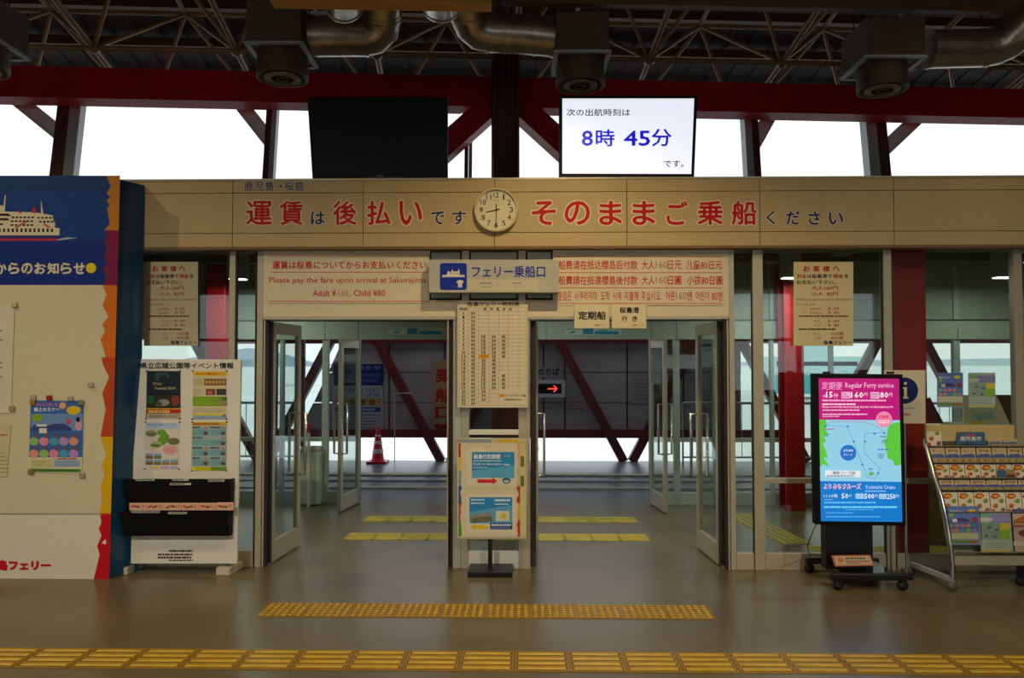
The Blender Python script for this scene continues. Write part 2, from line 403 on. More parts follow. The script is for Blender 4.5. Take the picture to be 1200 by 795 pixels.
# doors -------------------------------------------------------------------
def leaf(n, H, Epoint, h, flip=False, wid=None):
    d = Vector((Epoint.x-H.x, Epoint.y-H.y, 0)); wd = wid or d.length; rz = math.atan2(d.y, d.x)
    r = struct('door_%d' % n, (H.x, H.y, 0)); r.rotation_euler = (0, 0, rz)
    t = .02; st = .07; z0 = .012; bot = .17; top = .10
    mb = MB(); mb.box(0, st, -t, t, z0, h).box(wd-st, wd, -t, t, z0, h).box(st, wd-st, -t, t, z0, z0+bot).box(st, wd-st, -t, t, h-top, h)
    mb.build('door_frame', M['alu'], r, world=False, bevel=.003)
    MB().box(st, wd-st, -.004, .004, z0+bot, h-top).build('door_pane', M['glassd'], r, world=False)
    MB().box(-.012, -.001, -t-.004, t+.004, z0, h).build('hinge_strip', M['alud'], r, world=False)
    for sgn in (-1, 1):
        x = wd-st/2; y = sgn*.075
        MB().tube([(x, sgn*t, .66), (x, y, .66), (x, y, 1.22), (x, sgn*t, 1.22)], .0125, 10).build('door_handle', M['chrome'], r, world=False)
    MB().lathe((wd-st/2, 0, .90), [(.018, -t-.006), (.018, t+.006)], 12, axis='y').build('door_lock', M['chrome'], r, world=False)
    return r
HD = ZD-.03
leaf(1, G(315, 662), G(349, 640), HD)
leaf(2, G(845.5, 664.5), G(819, 643), HD)
a = G(527.5, 664.5); leaf(3, a, a+Vector((.02, .68, 0)), HD)
a = G(625, 664.5); leaf(4, a, a+Vector((.03, .68, 0)), HD)
HD2 = P(420, 398, YB).z-.01
leaf(5, G(420, 589.5), G(400, 600), HD2, wid=.66)
leaf(6, G(763, 590.5), G(778.5, 601), HD2, wid=.66)

# vestibule back wall and ceiling -----------------------------------------
wb = struct('wall_back', (0, YB, 0))
Z1 = P(600, 398, YB).z; Z2 = P(600, 377, YB).z; Z3 = 2.95
def vb(x0, x1, z0, z1, Y=YB, Yb=YB+.08, m=None, name='mullion', bev=.002):
    return MB().box(P(x0, 430, YB).x, P(x1, 430, YB).x, Y, Yb, z0, z1).build(name, m or M['aluw'], wb, bevel=bev)
VX = [60, 160, 236, 303, 330, 381, 420, 520, 640, 763, 793, 838, 905, 975, 1050, 1122, 1200]
for x in VX:
    if 420 < x < 763: continue
    wdt = 7 if x in (381, 793, 1122, 236) else 4
    vb(x-wdt/2, x+wdt/2, 0, Z3)
for i in range(len(VX)-1):
    x0, x1 = VX[i]+2.5, VX[i+1]-2.5
    vb(x0-3, x1+3, Z1, Z2, YB-.02, YB+.06, M['panelg'], 'header_panel')
    vb(x0+.3, x1-.3, Z2+.02, Z3, YB+.02, YB+.05, mat('upper_transom', '#979c88', .5, var=.05), 'transom_panel')
    vb(x0-3, x1+3, Z2, Z2+.02, YB-.005, YB+.02, M['alud'], 'transom_joint')
    if not (420 <= VX[i] < 763):
        vb(x0, x1, 0, .14, YB+.01, YB+.06, M['aluw'], 'kick_panel'); vb(x0, x1, .74, .79, YB+.01, YB+.06, M['aluw'], 'rail')
        vb(x0, x1, .14, Z1, YB+.03, YB+.038, M['glass'], 'glass_pane', 0)
# stickers on the header
for (x0, x1, lab) in ((455, 521, 'left'), (661, 728, 'right')):
    pl = YP(YB-.021); p = Print(pl)
    p.rect(x0, 384.5, x1, 392.5, '#b9c2b4', 1).rect(x0+22, 385, x0+34, 392, '#3a86a8', 2).rect(x0+36, 388.5, x1-3, 392, '#2f86b4', 2)
    p.poly([(x0+38, 388.5), (x0+46, 386), (x0+56, 388.5)], '#6fae9c', 2); p.dashes(x0+1, 385, x0+21, 387, 1, '#5a5a54', 2); p.poly([(x0+5, 391), (x0+9, 388), (x0+15, 388), (x0+11, 391)], '#3f9aa0', 2)
    o = p.mb.build('header_sticker'); tag(o, 'small blue and white sticker strip on the %s inner doorway header' % lab, 'sticker')
vc = MB().box(-6.5, 9, .05, YB+.08, 2.95, 3.05).build('ceiling', mat('vestibule_ceiling', '#a8a88e', .7, var=.05)); vc['kind'] = 'structure'
for y in (.7, 1.5, 2.3):
    MB().box(-6.5, 9, y-.06, y+.06, 2.80, 2.95).build('ceiling_beam', mat('vestibule_beam', '#6d6a52', .6), vc)
for x in (-4.4, -2.2, 0, 2.0, 3.4, 5.2): MB().box(x-.08, x+.08, .1, YB, 2.85, 2.95).build('ceiling_beam', mat('vestibule_beam2', '#8d8f78', .6), vc)
for nm, x in (('wall_vestibule_left', -6.5), ('wall_vestibule_right', 8.9)): MB().box(x-.1, x, 0, YB+.08, 0, 3.0).build(nm, M['panelg'])['kind'] = 'structure'
for k, (x, y, e) in enumerate(VEST_LAMPS):
    t = thing('ceiling_light', ['ceiling light in the vestibule behind the left window bay', 'ceiling light in the vestibule above the two doorways', 'ceiling light in the vestibule behind the right fare notice', 'ceiling light in the vestibule at its far right end'][k], 'ceiling light', (x, y, 2.60))
    MB().box(x-.10, x+.10, y-.07, y+.07, 2.612, 2.95).build('housing', M['aluw'], t)
    MB().box(x-.085, x+.085, y-.055, y+.055, 2.60, 2.612).build('diffuser', mat('lamp_diffuser', '#f2fff4', .4, emit=3), t)

# red columns --------------------------------------------------------------
def hcolumn(name, X, Y, w_, d_, z0, z1, lab):
    mb = MB(); t = .03
    mb.box(X-w_/2, X+w_/2, Y-d_/2, Y-d_/2+t, z0, z1).box(X-w_/2, X+w_/2, Y+d_/2-t, Y+d_/2, z0, z1).box(X-.015, X+.015, Y-d_/2+t, Y+d_/2-t, z0, z1)
    o = mb.build(name, M['redcol'], bevel=.004); return tag(o, lab, 'column')
c = G(256, 585); hcolumn('steel_column', P(256, 500, 2.7).x, 2.7, .22, .25, 0, 2.95, 'red steel column seen through the glass left of the doors')
hcolumn('steel_column', P(927.5, 500, 2.72).x, 2.72, .22, .25, 0, 2.95, 'red steel column seen through the glass left of the digital screen')
hcolumn('steel_column', P(1064, 500, .30).x, .36, .265, .26, 0, 2.95, 'bright red steel column close behind the glass right of the digital screen')

# ================================================================== ROOF
A = RD(110, 56.5, 8.43); B = RD(916, 73, 8.835); B.z = A.z
ex = (B-A)/5; s_ = ex.length; exn = ex.normalized()
aw = Vector((0, 0, 1)).cross(exn).normalized()            # horizontal, away from the camera
sl = math.radians(11); dn = (aw*math.cos(sl)-Vector((0, 0, 1))*math.sin(sl)); upn = (aw*math.sin(sl)+Vector((0, 0, 1))*math.cos(sl))
def nb(i, j): return A+ex*i+dn*(s_*j)
def ntp(i, j): return A+ex*(i+.5)+dn*(s_*(j+.3))+upn*(s_*.5)
cl = struct('ceiling', (0, -3, 5.5))
def roofpt(i, j, h): return A+ex*i+dn*(s_*j)+upn*h
H0 = s_*.5+.30
mb = MB()
i0, i1, j0, j1 = -5.5, 9.5, -9.5, 1.9
mb.hexa([roofpt(i0, j0, H0), roofpt(i1, j0, H0), roofpt(i1, j1, H0), roofpt(i0, j1, H0)], [roofpt(i0, j0, H0+.1), roofpt(i1, j0, H0+.1), roofpt(i1, j1, H0+.1), roofpt(i0, j1, H0+.1)])
# trapezoidal ribs running down the slope
for k in range(0):
    i = i0+k*.1
    mb.hexa([roofpt(i, -3, H0), roofpt(i+.045, -3, H0), roofpt(i+.035, -3, H0-.04), roofpt(i+.01, -3, H0-.04)], [roofpt(i, 1.9, H0), roofpt(i+.045, 1.9, H0), roofpt(i+.035, 1.9, H0-.04), roofpt(i+.01, 1.9, H0-.04)])
mb.build('roof_deck', M['deck'], cl)
for k in range(75):
    i = i0+k*.2
    MB().beam(roofpt(i, -2.5, H0-.008), roofpt(i, 1.9, H0-.008), .05, .016, ref=upn).build('deck_rib', M['deck'], cl)
for j in (-2.1, -1.4, -.7, .0, .38, .9, 1.5):
    MB().beam(roofpt(-5, j, H0-.10), roofpt(9, j, H0-.10), .07, .12, ref=upn).build('purlin', M['purlin'], cl)
r_ = .030
for i in range(-2, 8):
    for j in (-1, 0):
        MB().tube([nb(i, j), nb(i+1, j)], r_, 8).build('chord', M['truss'], cl)
        MB().tube([ntp(i, j), ntp(i+1, j)], r_*.9, 8).build('chord', M['truss'], cl)
        e = .5 if j == 0 else 1
        MB().tube([nb(i, j), nb(i, j+e)], r_, 8).build('chord', M['truss'], cl)
        if j < 0: MB().tube([ntp(i, j), ntp(i, j+1)], r_*.9, 8).build('chord', M['truss'], cl)
        for (a, b) in ((nb(i, j), ntp(i, j)), (nb(i+1, j), ntp(i, j))): MB().tube([a, b], r_*.72, 6).build('strut', M['truss'], cl)
        for (a, b) in ((nb(i, j+1), ntp(i, j)), (nb(i+1, j+1), ntp(i, j))):
            if j == 0: b2 = b; a = b+(a-b)*.72
            MB().tube([a, b], r_*.72, 6).build('strut', M['truss'], cl)
    for j in (0,): MB().lathe(nb(i, j), [(.02, -.06), (.06, -.03), (.06, .03), (.02, .06)], 10).build('node', M['truss'], cl)
mb = MB()
for i in range(-5, 10):
    for j in (-4, -3, -2):
        mb.tube([nb(i, j), nb(i+1, j)], r_, 6); mb.tube([nb(i, j), nb(i, j+1)], r_, 6); mb.tube([ntp(i, j), ntp(i+1, j)], r_, 6)
        for (a, b) in ((nb(i, j), ntp(i, j)), (nb(i+1, j), ntp(i, j)), (nb(i, j+1), ntp(i, j)), (nb(i+1, j+1), ntp(i, j))): mb.tube([a, b], r_*.7, 6)
mb.build('rear_trusswork', M['truss'], cl)['kind'] = 'stuff'
# slim service pipes running up the slope beside the truss
for px0, px1 in ((232, 300), (246, 268), (640, 632)):
    pass
# thin yellow girder crossing near the top
MB().beam(RD(600, -2, 6.6), RD(1320, 12, 7.0), .08, .10).build('girder', M['purlin'], cl)
# rear of roof walls (close the hall above the side walls): extends walls up
# red eave beam
tb = struct('trim_1', (0, 2.2, 4.5))
L0 = RD(0, 113, 8.40); R0 = RD(1200, 138, 9.13); R0.z = L0.z
bd = (R0-L0).normalized(); bn = Vector((0, 0, 1)).cross(bd).normalized()
zt = RD(600, 90, 8.75).z
BH = zt-L0.z
start = L0-bd*3; end = R0+bd*3; n = 22; cm = MB().hexa([start+bn*.01, end+bn*.01, end+bn*.27, start+bn*.27][::-1], [q+Vector((0, 0, BH-.01)) for q in (start+bn*.01, end+bn*.01, end+bn*.27, start+bn*.27)][::-1]); [setattr(v, 'z', v.z+.012) for v in cm.v if v.z < L0.z+.05]; cm.build('beam_core', M['redbeam'], tb); seg = (end-start).length/n
for k in range(n):
    a = start+bd*(seg*k+.004); b = start+bd*(seg*(k+1)-.004)
    MB().hexa([a, b, b+bn*.28, a+bn*.28][::-1], [q+Vector((0, 0, BH)) for q in (a, b, b+bn*.28, a+bn*.28)][::-1]).build('beam_panel', M['redbeam'], tb)
# centre column with conduits
def onbeam(px, off=0.0, z=None):
    r = ray(px, 200); # intersect vertical plane through beam
    t = ((L0-bn*off)-CAM).dot(bn)/r.dot(bn); q = CAM+r*t; q.z = L0.z if z is None else z; return q
cc = onbeam(592, .17)
col = thing('steel_column', 'dark red steel column with conduits rising behind the wall clock', 'column', (cc.x, cc.y, 0))
wC = 31/930*8.6
mb = MB(); hw = wC/2
for o_ in (-.13, .13):
    mb.hexa([cc-bd*hw+bn*(o_-.012), cc+bd*hw+bn*(o_-.012), cc+bd*hw+bn*(o_+.012), cc-bd*hw+bn*(o_+.012)][::-1], [Vector((q.x, q.y, 0)) for q in (cc-bd*hw+bn*(o_-.012), cc+bd*hw+bn*(o_-.012), cc+bd*hw+bn*(o_+.012), cc-bd*hw+bn*(o_+.012))][::-1])
mb.hexa([cc-bd*.012-bn*.12, cc+bd*.012-bn*.12, cc+bd*.012+bn*.12, cc-bd*.012+bn*.12][::-1], [Vector((q.x, q.y, 0)) for q in (cc-bd*.012-bn*.12, cc+bd*.012-bn*.12, cc+bd*.012+bn*.12, cc-bd*.012+bn*.12)][::-1])
for v in mb.v:
    if v.z > 1: v.z = RD(592, 66, 8.6).z
mb.build('column_shaft', mat('dark_red_paint', '#4a0c12', .5, var=.1), col)
for k, u in enumerate((-.125, -.06, .02, .075, .125)):
    q = cc+bd*u-bn*.16
    MB().tube([(q.x, q.y, 3.05), (q.x, q.y, 5.6)], .010, 8).build('conduit', mat('conduit_paint', '#6e3a26', .5), col)
# V braces
zr = 3.08
def brace(sg, lab):
    px_t = 592+sg*12; a = onbeam(px_t, -.14, L0.z+.08)
    tgt = onbeam(592+sg*185, -.14, zr)
    mb = MB().beam(a, tgt, .24, .30, ref=bn); o = mb.build('diagonal_brace', M['redbeam']); tag(o, lab, 'brace')
brace(-1, 'red diagonal steel brace running down left from the centre column behind the dark monitor')
brace(1, 'red diagonal steel brace running down right from the centre column behind the lit monitor')
# clerestory ---------------------------------------------------------------
cw = struct('window_1', (0, 2.9, 3.1))
def cpt(px, py, off=.45):     # leaning glazing plane behind the beam
    p0 = L0+bn*off; nrm = (bn*math.cos(sl)-Vector((0, 0, 1))*math.sin(sl)).normalized()
    r = ray(px, py); t = (p0-CAM).dot(nrm)/r.dot(nrm); return CAM+r*t
def cmull(pxb, wpx, col_m, flange=True):
    b = cpt(pxb, 262); t = cpt(pxb+(600-pxb)*.028*1.0*(262-112)/75*.62, 108)
    u = bd*(wpx/930*9.2)
    nn = bn*.16
    return b, t
for px, wl in ((76, 26), (316, 12), (549, 9), (-170, 20), (882, 17), (1029, 26), (1290, 20), (700, 9)):
    sgn = 1 if px < 600 else -1
    pb = px-(600-px)*.0165*60/75; pt = px+(600-px)*.0165*60/75
    b = cpt(pb, 228); t = cpt(pt, 106)
    wdt = wl/930*9.1
    # brown web + grey flange
    hb = bd*(wdt*.5)
    MB().hexa([b-hb, b, b+bn*.15, b-hb+bn*.15][::-1], [t-hb, t, t+bn*.15, t-hb+bn*.15][::-1]).build('mullion', M['brown'] if px < 600 else M['grey'], cw)
    MB().hexa([b+hb*.1, b+hb, b+hb+bn*.13, b+hb*.1+bn*.13][::-1], [t+hb*.1, t+hb, t+hb+bn*.13, t+hb*.1+bn*.13][::-1]).build('mullion', M['grey'] if px < 600 else M['brown'], cw)
for (x0, y0, x1, y1) in ((74, 160, 22, 118), (316, 165, 279, 118), (882, 172, 912, 118), (1031, 180, 1082, 132)):
    a = cpt(x0, y0, .52); b = cpt(x1, y1, .52)
    MB().beam(a, b, .16, .05, ref=bn).build('window_brace', mat('brace_grey', '#cfd6da', .5), cw)
a = cpt(-300, 228, .5); b = cpt(1500, 228, .5)
for p0, p1 in ((-170, 76), (76, 316), (316, 549), (549, 700), (700, 882), (882, 1029), (1029, 1290)):
    MB().hexa([cpt(p0, 250, .50), cpt(p1, 250, .50), cpt(p1, 108, .50), cpt(p0, 108, .50)], [q+bn*.008 for q in (cpt(p0, 250, .50), cpt(p1, 250, .50), cpt(p1, 108, .50), cpt(p0, 108, .50))]).build('glass_pane', M['acry'], cw)
MB().beam(cpt(-400, 258, .5), cpt(1600, 262, .5), .2, .2).build('window_sill', M['grey'], cw)

# ducts and diffusers --------------------------------------------------------
ZBX = 4.27
def bvec(px, D): 
    r = RD(px, 60, D); return Vector((r.x, r.y, ZBX))
dlab = ['air diffuser box with round nozzle cut by the left photo edge', 'air diffuser box with round nozzle above the dark monitor, left of it', 'air diffuser box with round nozzle above the lit monitor', 'air diffuser box with round nozzle hanging at the upper right']
for k, (xa, xb, D) in enumerate(((-84, -16, 6.23), (288, 352, 6.41), (652, 714, 6.59), (1017, 1085, 6.70))):
    a = bvec(xa, D); b = bvec(xb, D); w3 = (b-a); dv = Vector((0, 0, 1)).cross(w3.normalized())*.54
    h = Vector((0, 0, .34)); c = (a+b)/2+dv/2
    t = thing('air_diffuser', dlab[k], 'air diffuser', (c.x, c.y, c.z-.2), 'air diffusers under the roof')
    MB().hexa([a, b, b+dv, a+dv][::-1], [a+h, b+h, b+dv+h, a+dv+h][::-1]).build('plenum_box', M['box'], t, bevel=.006)
    MB().beam(a+dv*.02, b+dv*.02, .04, .02).beam(a+dv, b+dv, .04, .02).beam(a, a+dv, .04, .02).beam(b, b+dv, .04, .02).build('flange', M['grey'], t)
    MB().lathe((c.x, c.y, c.z-.2), [(.17, .03), (.20, .0), (.212, .0), (.212, .03), (.205, .2)], 28).build('nozzle', M['box'], t)
    # inner rings of the nozzle
    for rr in (.15, .10, .05): MB().lathe((c.x, c.y, c.z-.2), [(rr-.012, -.004), (rr, -.012), (rr, .02), (rr-.012, .02)], 24).build('vane_ring', mat('vane', '#94846a', .5, .2), t)
    for q in (a, b): MB().tube([q+dv*.5+h, q+dv*.5+Vector((0, 0, 1.5))], .006, 6).build('hanger_rod', M['blackm'], t)
def duct(pts, r, lab, rings=True):
    pts = [Vector(p) for p in pts]
    sm = [pts[0]]
    for i in range(1, len(pts)-1):
        p0, p1, p2 = pts[i-1], pts[i], pts[i+1]; k = min(.22, (p1-p0).length*.45, (p2-p1).length*.45)
        q0 = p1+(p0-p1).normalized()*k; q2 = p1+(p2-p1).normalized()*k
        for tt in (0, .33, .67, 1): sm.append(q0*(1-tt)**2+p1*2*tt*(1-tt)+q2*tt*tt)
    sm.append(pts[-1])
    t = thing('air_duct', lab, 'duct', pts[0], 'silver air ducts under the roof')
    MB().tube(sm, r, 22).build('duct_tube', M['duct'], t)
    for i in (0, 1, 4, 5, 8):
        if i < len(sm)-1:
            d = (sm[i+1]-sm[i]).normalized(); MB().tube([sm[i]-d*.012, sm[i]+d*.012], r+.007, 22).build('seam_ring', M['duct'], t)
duct([RD(354, 43, 6.75), RD(448, 43, 6.85), RD(446, -5, 6.6), RD(445, -80, 6.3)], .165, 'silver round duct bending up from the diffuser left of the dark monitor')
duct([RD(649, 44, 6.9), RD(610, 40, 6.9), RD(553, 38, 6.85), RD(545, -10, 6.6), RD(540, -90, 6.3)], .165, 'silver round duct bending up near the centre column')
duct([RD(1087, 58, 7.05), RD(1172, 56, 7.1), RD(1215, 20, 6.9), RD(1250, -50, 6.7)], .165, 'silver round duct bending up at the upper right')
duct([RD(402, 2, 6.1), RD(398, -60, 5.2)], .155, 'short silver duct end behind the yellow panel, left one')
duct([RD(517, 2, 6.1), RD(512, -60, 5.2)], .155, 'short silver duct end behind the yellow panel, right one')
# yellow panel hanging at the top of the view
t = MB(); q = [RD(315, 11.5, 5.0), RD(575, 11.5, 5.05)]; zc = q[0].z; zc += .06; q[0].z = q[1].z = zc
v = Vector((0, .12, 0)); h = Vector((0, 0, .35))
t.hexa([q[0], q[1], q[1]+v, q[0]+v][::-1], [q[0]+h, q[1]+h, q[1]+v+h, q[0]+v+h][::-1])
t.box(q[0].x+.1, q[0].x+.13, q[0].y+.04, q[0].y+.07, zc+.35, zc+1.5).box(q[1].x-.13, q[1].x-.1, q[1].y+.04, q[1].y+.07, zc+.35, zc+1.5)
tag(t.build('hanging_sign', M['yellow'], bevel=.004), 'yellow hanging panel whose lower edge shows at the top of the view', 'sign')
# hall lamps; the rear pair is unseen, added to brighten the front wall
for k, (x, y, z, e) in enumerate(HALL_LAMPS):
    t = thing('pendant_lamp', 'round warm hall lamp hung %s' % ['at the far left before the doors', 'in the middle before the doors', 'at the right before the doors', 'left above the camera side as added fill light', 'right above the camera side as added fill light'][k], 'lamp', (x, y, z-.2), 'warm hall lamps')
    MB().lathe((x, y, z-.14), [(.22, -.02), (.23, 0), (.12, .2), (.05, .3)], 20).build('lamp_shade', M['blackm'], t)
    MB().tube([(x, y, z+.1), (x, y, z+2.2)], .012, 8).build("suspension_rod", M['blackm'], t)

# ================================================================== SIGNS ON THE FRONT WALL
# clock
ck = P(581.5, 246, FY-.05)
t = thing('wall_clock', 'round cream wall clock showing half past eight on the fascia', 'clock', (ck.x, FY, ck.z))
rC = 26/FPX*6.45
MB().lathe((ck.x, FY, ck.z), [(rC*.96, 0), (rC, .01), (rC, .045), (rC*.965, .06), (rC*.90, .055), (rC*.885, .035)], 48, axis='y').build('rim', M['clockrim'], t)
MB().lathe((ck.x, FY-.034, ck.z), [(rC*.89, 0), (rC*.89, .003)], 48, axis='y').build('dial', M['clockface'], t)
pl = YP(FY-.0385); p = Print(pl)
cpx, cpy = 581.5, 246.2
for k in range(1, 13):
    a = math.radians(k*30); s1 = str(k); ww = 2.1 if k < 10 else 3.0
    x = cpx+17.6*math.sin(a); y = cpy-17.6*math.cos(a); 
    if s1 == '1': p.text('1', x-.9, y-3.2, x+.9, y+3.2, '#3a352a', .01, 2, 3)
    else: p.text(s1, x-ww, y-3.2, x+ww, y+3.2, '#3a352a', .01, 2, 3)
    for q in range(5):
        a2 = math.radians(k*30+q*6); l = .5 if q == 0 else .2
        p.ell(cpx+22.0*math.sin(a2), cpy-22.0*math.cos(a2), l, l, '#4a4436', 2, 6)
p.dashes(578.5, 234.3, 585, 235.8, 1, '#8d856c', 2)
p.build('numerals', t)
def hand(name, deg, l, tail, wd, lv, colr):
    a = math.radians(deg); d = (math.sin(a), -math.cos(a)); n_ = (d[1], -d[0])
    pp = Print(YP(FY-.0385), base=.003+lv*.002); pts = [(cpx-d[0]*tail+n_[0]*wd, cpy-d[1]*tail+n_[1]*wd), (cpx+d[0]*l+n_[0]*wd*.6, cpy+d[1]*l+n_[1]*wd*.6), (cpx+d[0]*l-n_[0]*wd*.6, cpy+d[1]*l-n_[1]*wd*.6), (cpx-d[0]*tail-n_[0]*wd, cpy-d[1]*tail-n_[1]*wd)]
    f = [pp.pl.m(x, y, pp.base) for x, y in pts]; MB().hexa(f, [v+Vector((0, .001, 0)) for v in f]).build(name, ink(colr), t)
hand('hour_hand', 256, 13, 4, .75, 0, '#15130f'); hand('minute_hand', 181, 20, 7, .55, 1, '#15130f')

def signboard(name, label, cat, pl, quad, th, m, base=None):
    mb = board(pl, quad, th); lo = min(v.z for v in mb.v); c = sum(mb.v, Vector())/8
    t = thing(name, label, cat, (c.x, c.y, lo)); mb.build('board', m, t, bevel=.002); return t
# fare sign, left
pl = YP(-.020)
t = signboard('fare_sign', 'wide cream fare board in red Japanese and English over the left doorway', 'sign', pl, R4(313, 297.5, 502, 355.5), .006, M['cream'])
p = Print(pl); rd = '#c2281e'
for y in (299.8, 319.2, 353.2): p.rect(315, y-.45, 504 if y > 340 else 503.5, y+.45, '#d0503c', 1)
p.text('運賃は桜島についてからお支払いください', 319, 306, 500, 315.5, rd, .02)
p.text('Please pay the fare upon arrival at Sakurajima.', 315.5, 325, 501, 333.5, rd, .005)
p.text('Adult ¥', 366.5, 339.8, 394, 347.5, rd, .01); p.text('160', 396.5, 341, 408.5, 347, '#a8806c', 0); p.text(', Child ¥80', 410, 339.8, 451.5, 348.5, rd, .01)
p.build('printed_text', t)
t = signboard('fare_sign', 'wide cream fare board in red Chinese and Korean over the right doorway', 'sign', pl, R4(652, 299, 848, 358), .006, M['cream'])
p = Print(pl)
for y in (301.2, 319.8, 337.6, 355.8): p.rect(654, y-.45, 846, y+.45, '#d0503c', 1)
for y0, y1, segs in ((305.5, 316, (('船费请在抵达樱岛后付款', 654.5, 747), ('大人', 752, 767), ('160', 768.5, 782), ('日元', 782.5, 798.5), ('儿童80日元', 804, 846))),
                     (323.5, 334, (('船費請在抵達櫻島後付款', 654.5, 747), ('大人', 752, 767), ('160', 768.5, 782), ('日圓', 782.5, 798.5), ('小孩80日圓', 805, 846.5))),
                     (341.5, 352.5, (('운임은', 654, 669.5), ('사쿠라지마', 673, 700), ('도착', 704, 714.5), ('시에', 718, 728), ('지불해', 731.5, 748), ('주십시오.', 751.5, 775), ('어른', 780, 791), ('160', 792, 804.5), ('엔', 805, 811), ('어린이', 815, 831), ('80엔', 834, 846.5)))):
    for s1, x0, x1 in segs:
        p.text(s1, x0, y0+(1 if s1 == '160' else 0), x1, y1-(1.5 if s1 == '160' else 0), '#a8705c' if s1 == '160' else rd, .0 if s1 == '160' else .012)
p.build('printed_text', t)
# ferry boarding sign
pl = YP(-.17)
t = signboard('boarding_sign', 'grey projecting sign with blue ferry pictogram between the two fare boards', 'sign', pl, R4(502.5, 304.5, 655, 343), .14, mat('sign_grey', '#b4b09c', .4, .1))
p = Print(pl); bl = '#12309c'
def rrect(p, x0, y0, x1, y1, r, col, lv):
    pts = []
    for cx, cy, a0 in ((x1-r, y1-r, 0), (x0+r, y1-r, 90), (x0+r, y0+r, 180), (x1-r, y0+r, 270)):
        for k in range(5): a = math.radians(a0+k*22.5); pts.append((cx+r*math.cos(a), cy+r*math.sin(a)))
    p.poly(pts, col, lv)
rrect(p, 515.5, 308.5, 547, 340, 3, bl, 1)
p.rect(518.2, 322.4, 544.5, 325, '#d8d4bc', 2)
p.poly([(523.5, 322.4), (525, 317.6), (526.2, 317.6), (526.2, 319.5), (529, 318.8), (529.5, 316.2), (530.5, 316.2), (531, 318.3), (536, 318.3), (537.5, 315.8), (538.4, 316), (538.4, 319.5), (539.5, 322.4)], '#d8d4bc', 2)
for k in range(5): p.rect(526.3+k*2.4, 320, 527.3+k*2.4, 321.2, bl, 3)
p.poly([(535, 330), (537.5, 328.4), (541, 328.4), (543.3, 330), (542.6, 332.3), (541.5, 331.8), (541.5, 337), (536.8, 337), (536.8, 331.8), (535.6, 332.3)], '#d8d4bc', 2)
p.text('フェリー乗船口', 553, 311.5, 639, 325.5, bl, .02, 2)
p.rect(548, 327.5, 631, 341, '#c8c0a0', 1)
for x0, x1 in ((562, 583), (600, 612)):
    p.dashes(x0, 330.5, x1, 333.5, 1, '#6a70a0', 2); p.rect(x0-1, 334.6, x1+2, 334.9, '#8a8a80', 2); p.dashes(x0+3, 335.5, x1-3, 338, 1, '#8d8d90', 2)
p.build('printed_face', t)
for x in (545, 612): pxbox(MB(), x-3, 305, x+3, 308, -.03, 0).build('bracket', M['alu'], t)
# timetable
pl = YP(-.07)
t = signboard('timetable_board', 'tall cream ferry departure timetable board between the two doorways', 'timetable', pl, R4(536, 352.5, 618.5, 478), .05, M['cream'])
p = Print(pl); ik = '#2b2622'
p.text('桜島フェリー時刻表', 547.5, 354, 609, 359.3, ik, .015)
gx = [537.8, 548.3, 560.3, 572.6, 584.2, 595.5, 607.5, 618-.5-1]; gx = [538, 548.5, 560.5, 573, 584.5, 595.5, 608, 617]
gy0, gy1 = 360.5, 475.3
p.text('時間', 539, 361.2, 547.5, 364, ik, .01); 
for k, ch in enumerate('鹿児島港発'): p.text(ch, 566.5+k*7.4, 361, 570.3+k*7.4, 364.2, ik, .01)
rows = 25; rh = (gy1-gy0)/rows
for r in range(rows+1): p.rect(538, gy0+r*rh-.13, 617 if r < 21 or r == rows else 584.5, gy0+r*rh+.13, '#8a7a68', 1)
for x in gx: p.rect(x-.13, gy0, x+.13, gy1 if x < 585 or x > 616 else gy0+21*rh, '#8a7a68', 1)
TT = {h: ['30'] for h in range(6)}
for h in (6, 7, 8, 9, 16, 17, 18, 19): TT[h] = ['00', '15', '30', '45']
TT[10] = ['05', '15', '25', '45']; TT[11] = ['05', '10', '25', '45']
for h in (12, 13, 14, 15): TT[h] = ['05', '25', '45']
TT[20] = ['00', '30']; TT[21] = ['00', '30']; TT[22] = ['00', '30']; TT[23] = ['30']
for h in range(24):
    y = gy0+(h+1)*rh+rh*.2; y2 = y+rh*.62
    s1 = str(h); cx = 543.2; ww = 1.1 if h < 10 else 2.3
    p.text(s1, cx-ww, y-.2, cx+ww, y2+.2, ik, .035, 3, 1)
    for k, s2 in enumerate(TT[h]):
        cx = (gx[k+1]+gx[k+2])/2
        if h == 11 and k == 1: p.rect(gx[2], y-.8, gx[3], y2+.9, '#e0a018', 2); p.text(s2, cx-2.4, y, cx+2.4, y2, '#c02a10', .02, 3, 1)
        else: p.text(s2, cx-2.5, y-.2, cx+2.5, y2+.2, ik, .035, 3, 1)
p.rect(585, 462, 591.5, 465.6, '#e0a018', 2); p.text('10', 586.5, 462.6, 590, 465, '#c02a10', .02, 3, 1)
p.text('よりみちクルーズ船', 592.5, 462.4, 616, 465.3, ik, .01, 3, 1); p.text('(所要時間約50分)', 591, 467.5, 611.5, 470, ik, .01, 3, 1)
p.poly([(615, 354.5), (617, 354.3), (617.4, 356.5), (616.4, 357)], '#4a3d30', 2)
p.build('printed_table', t)
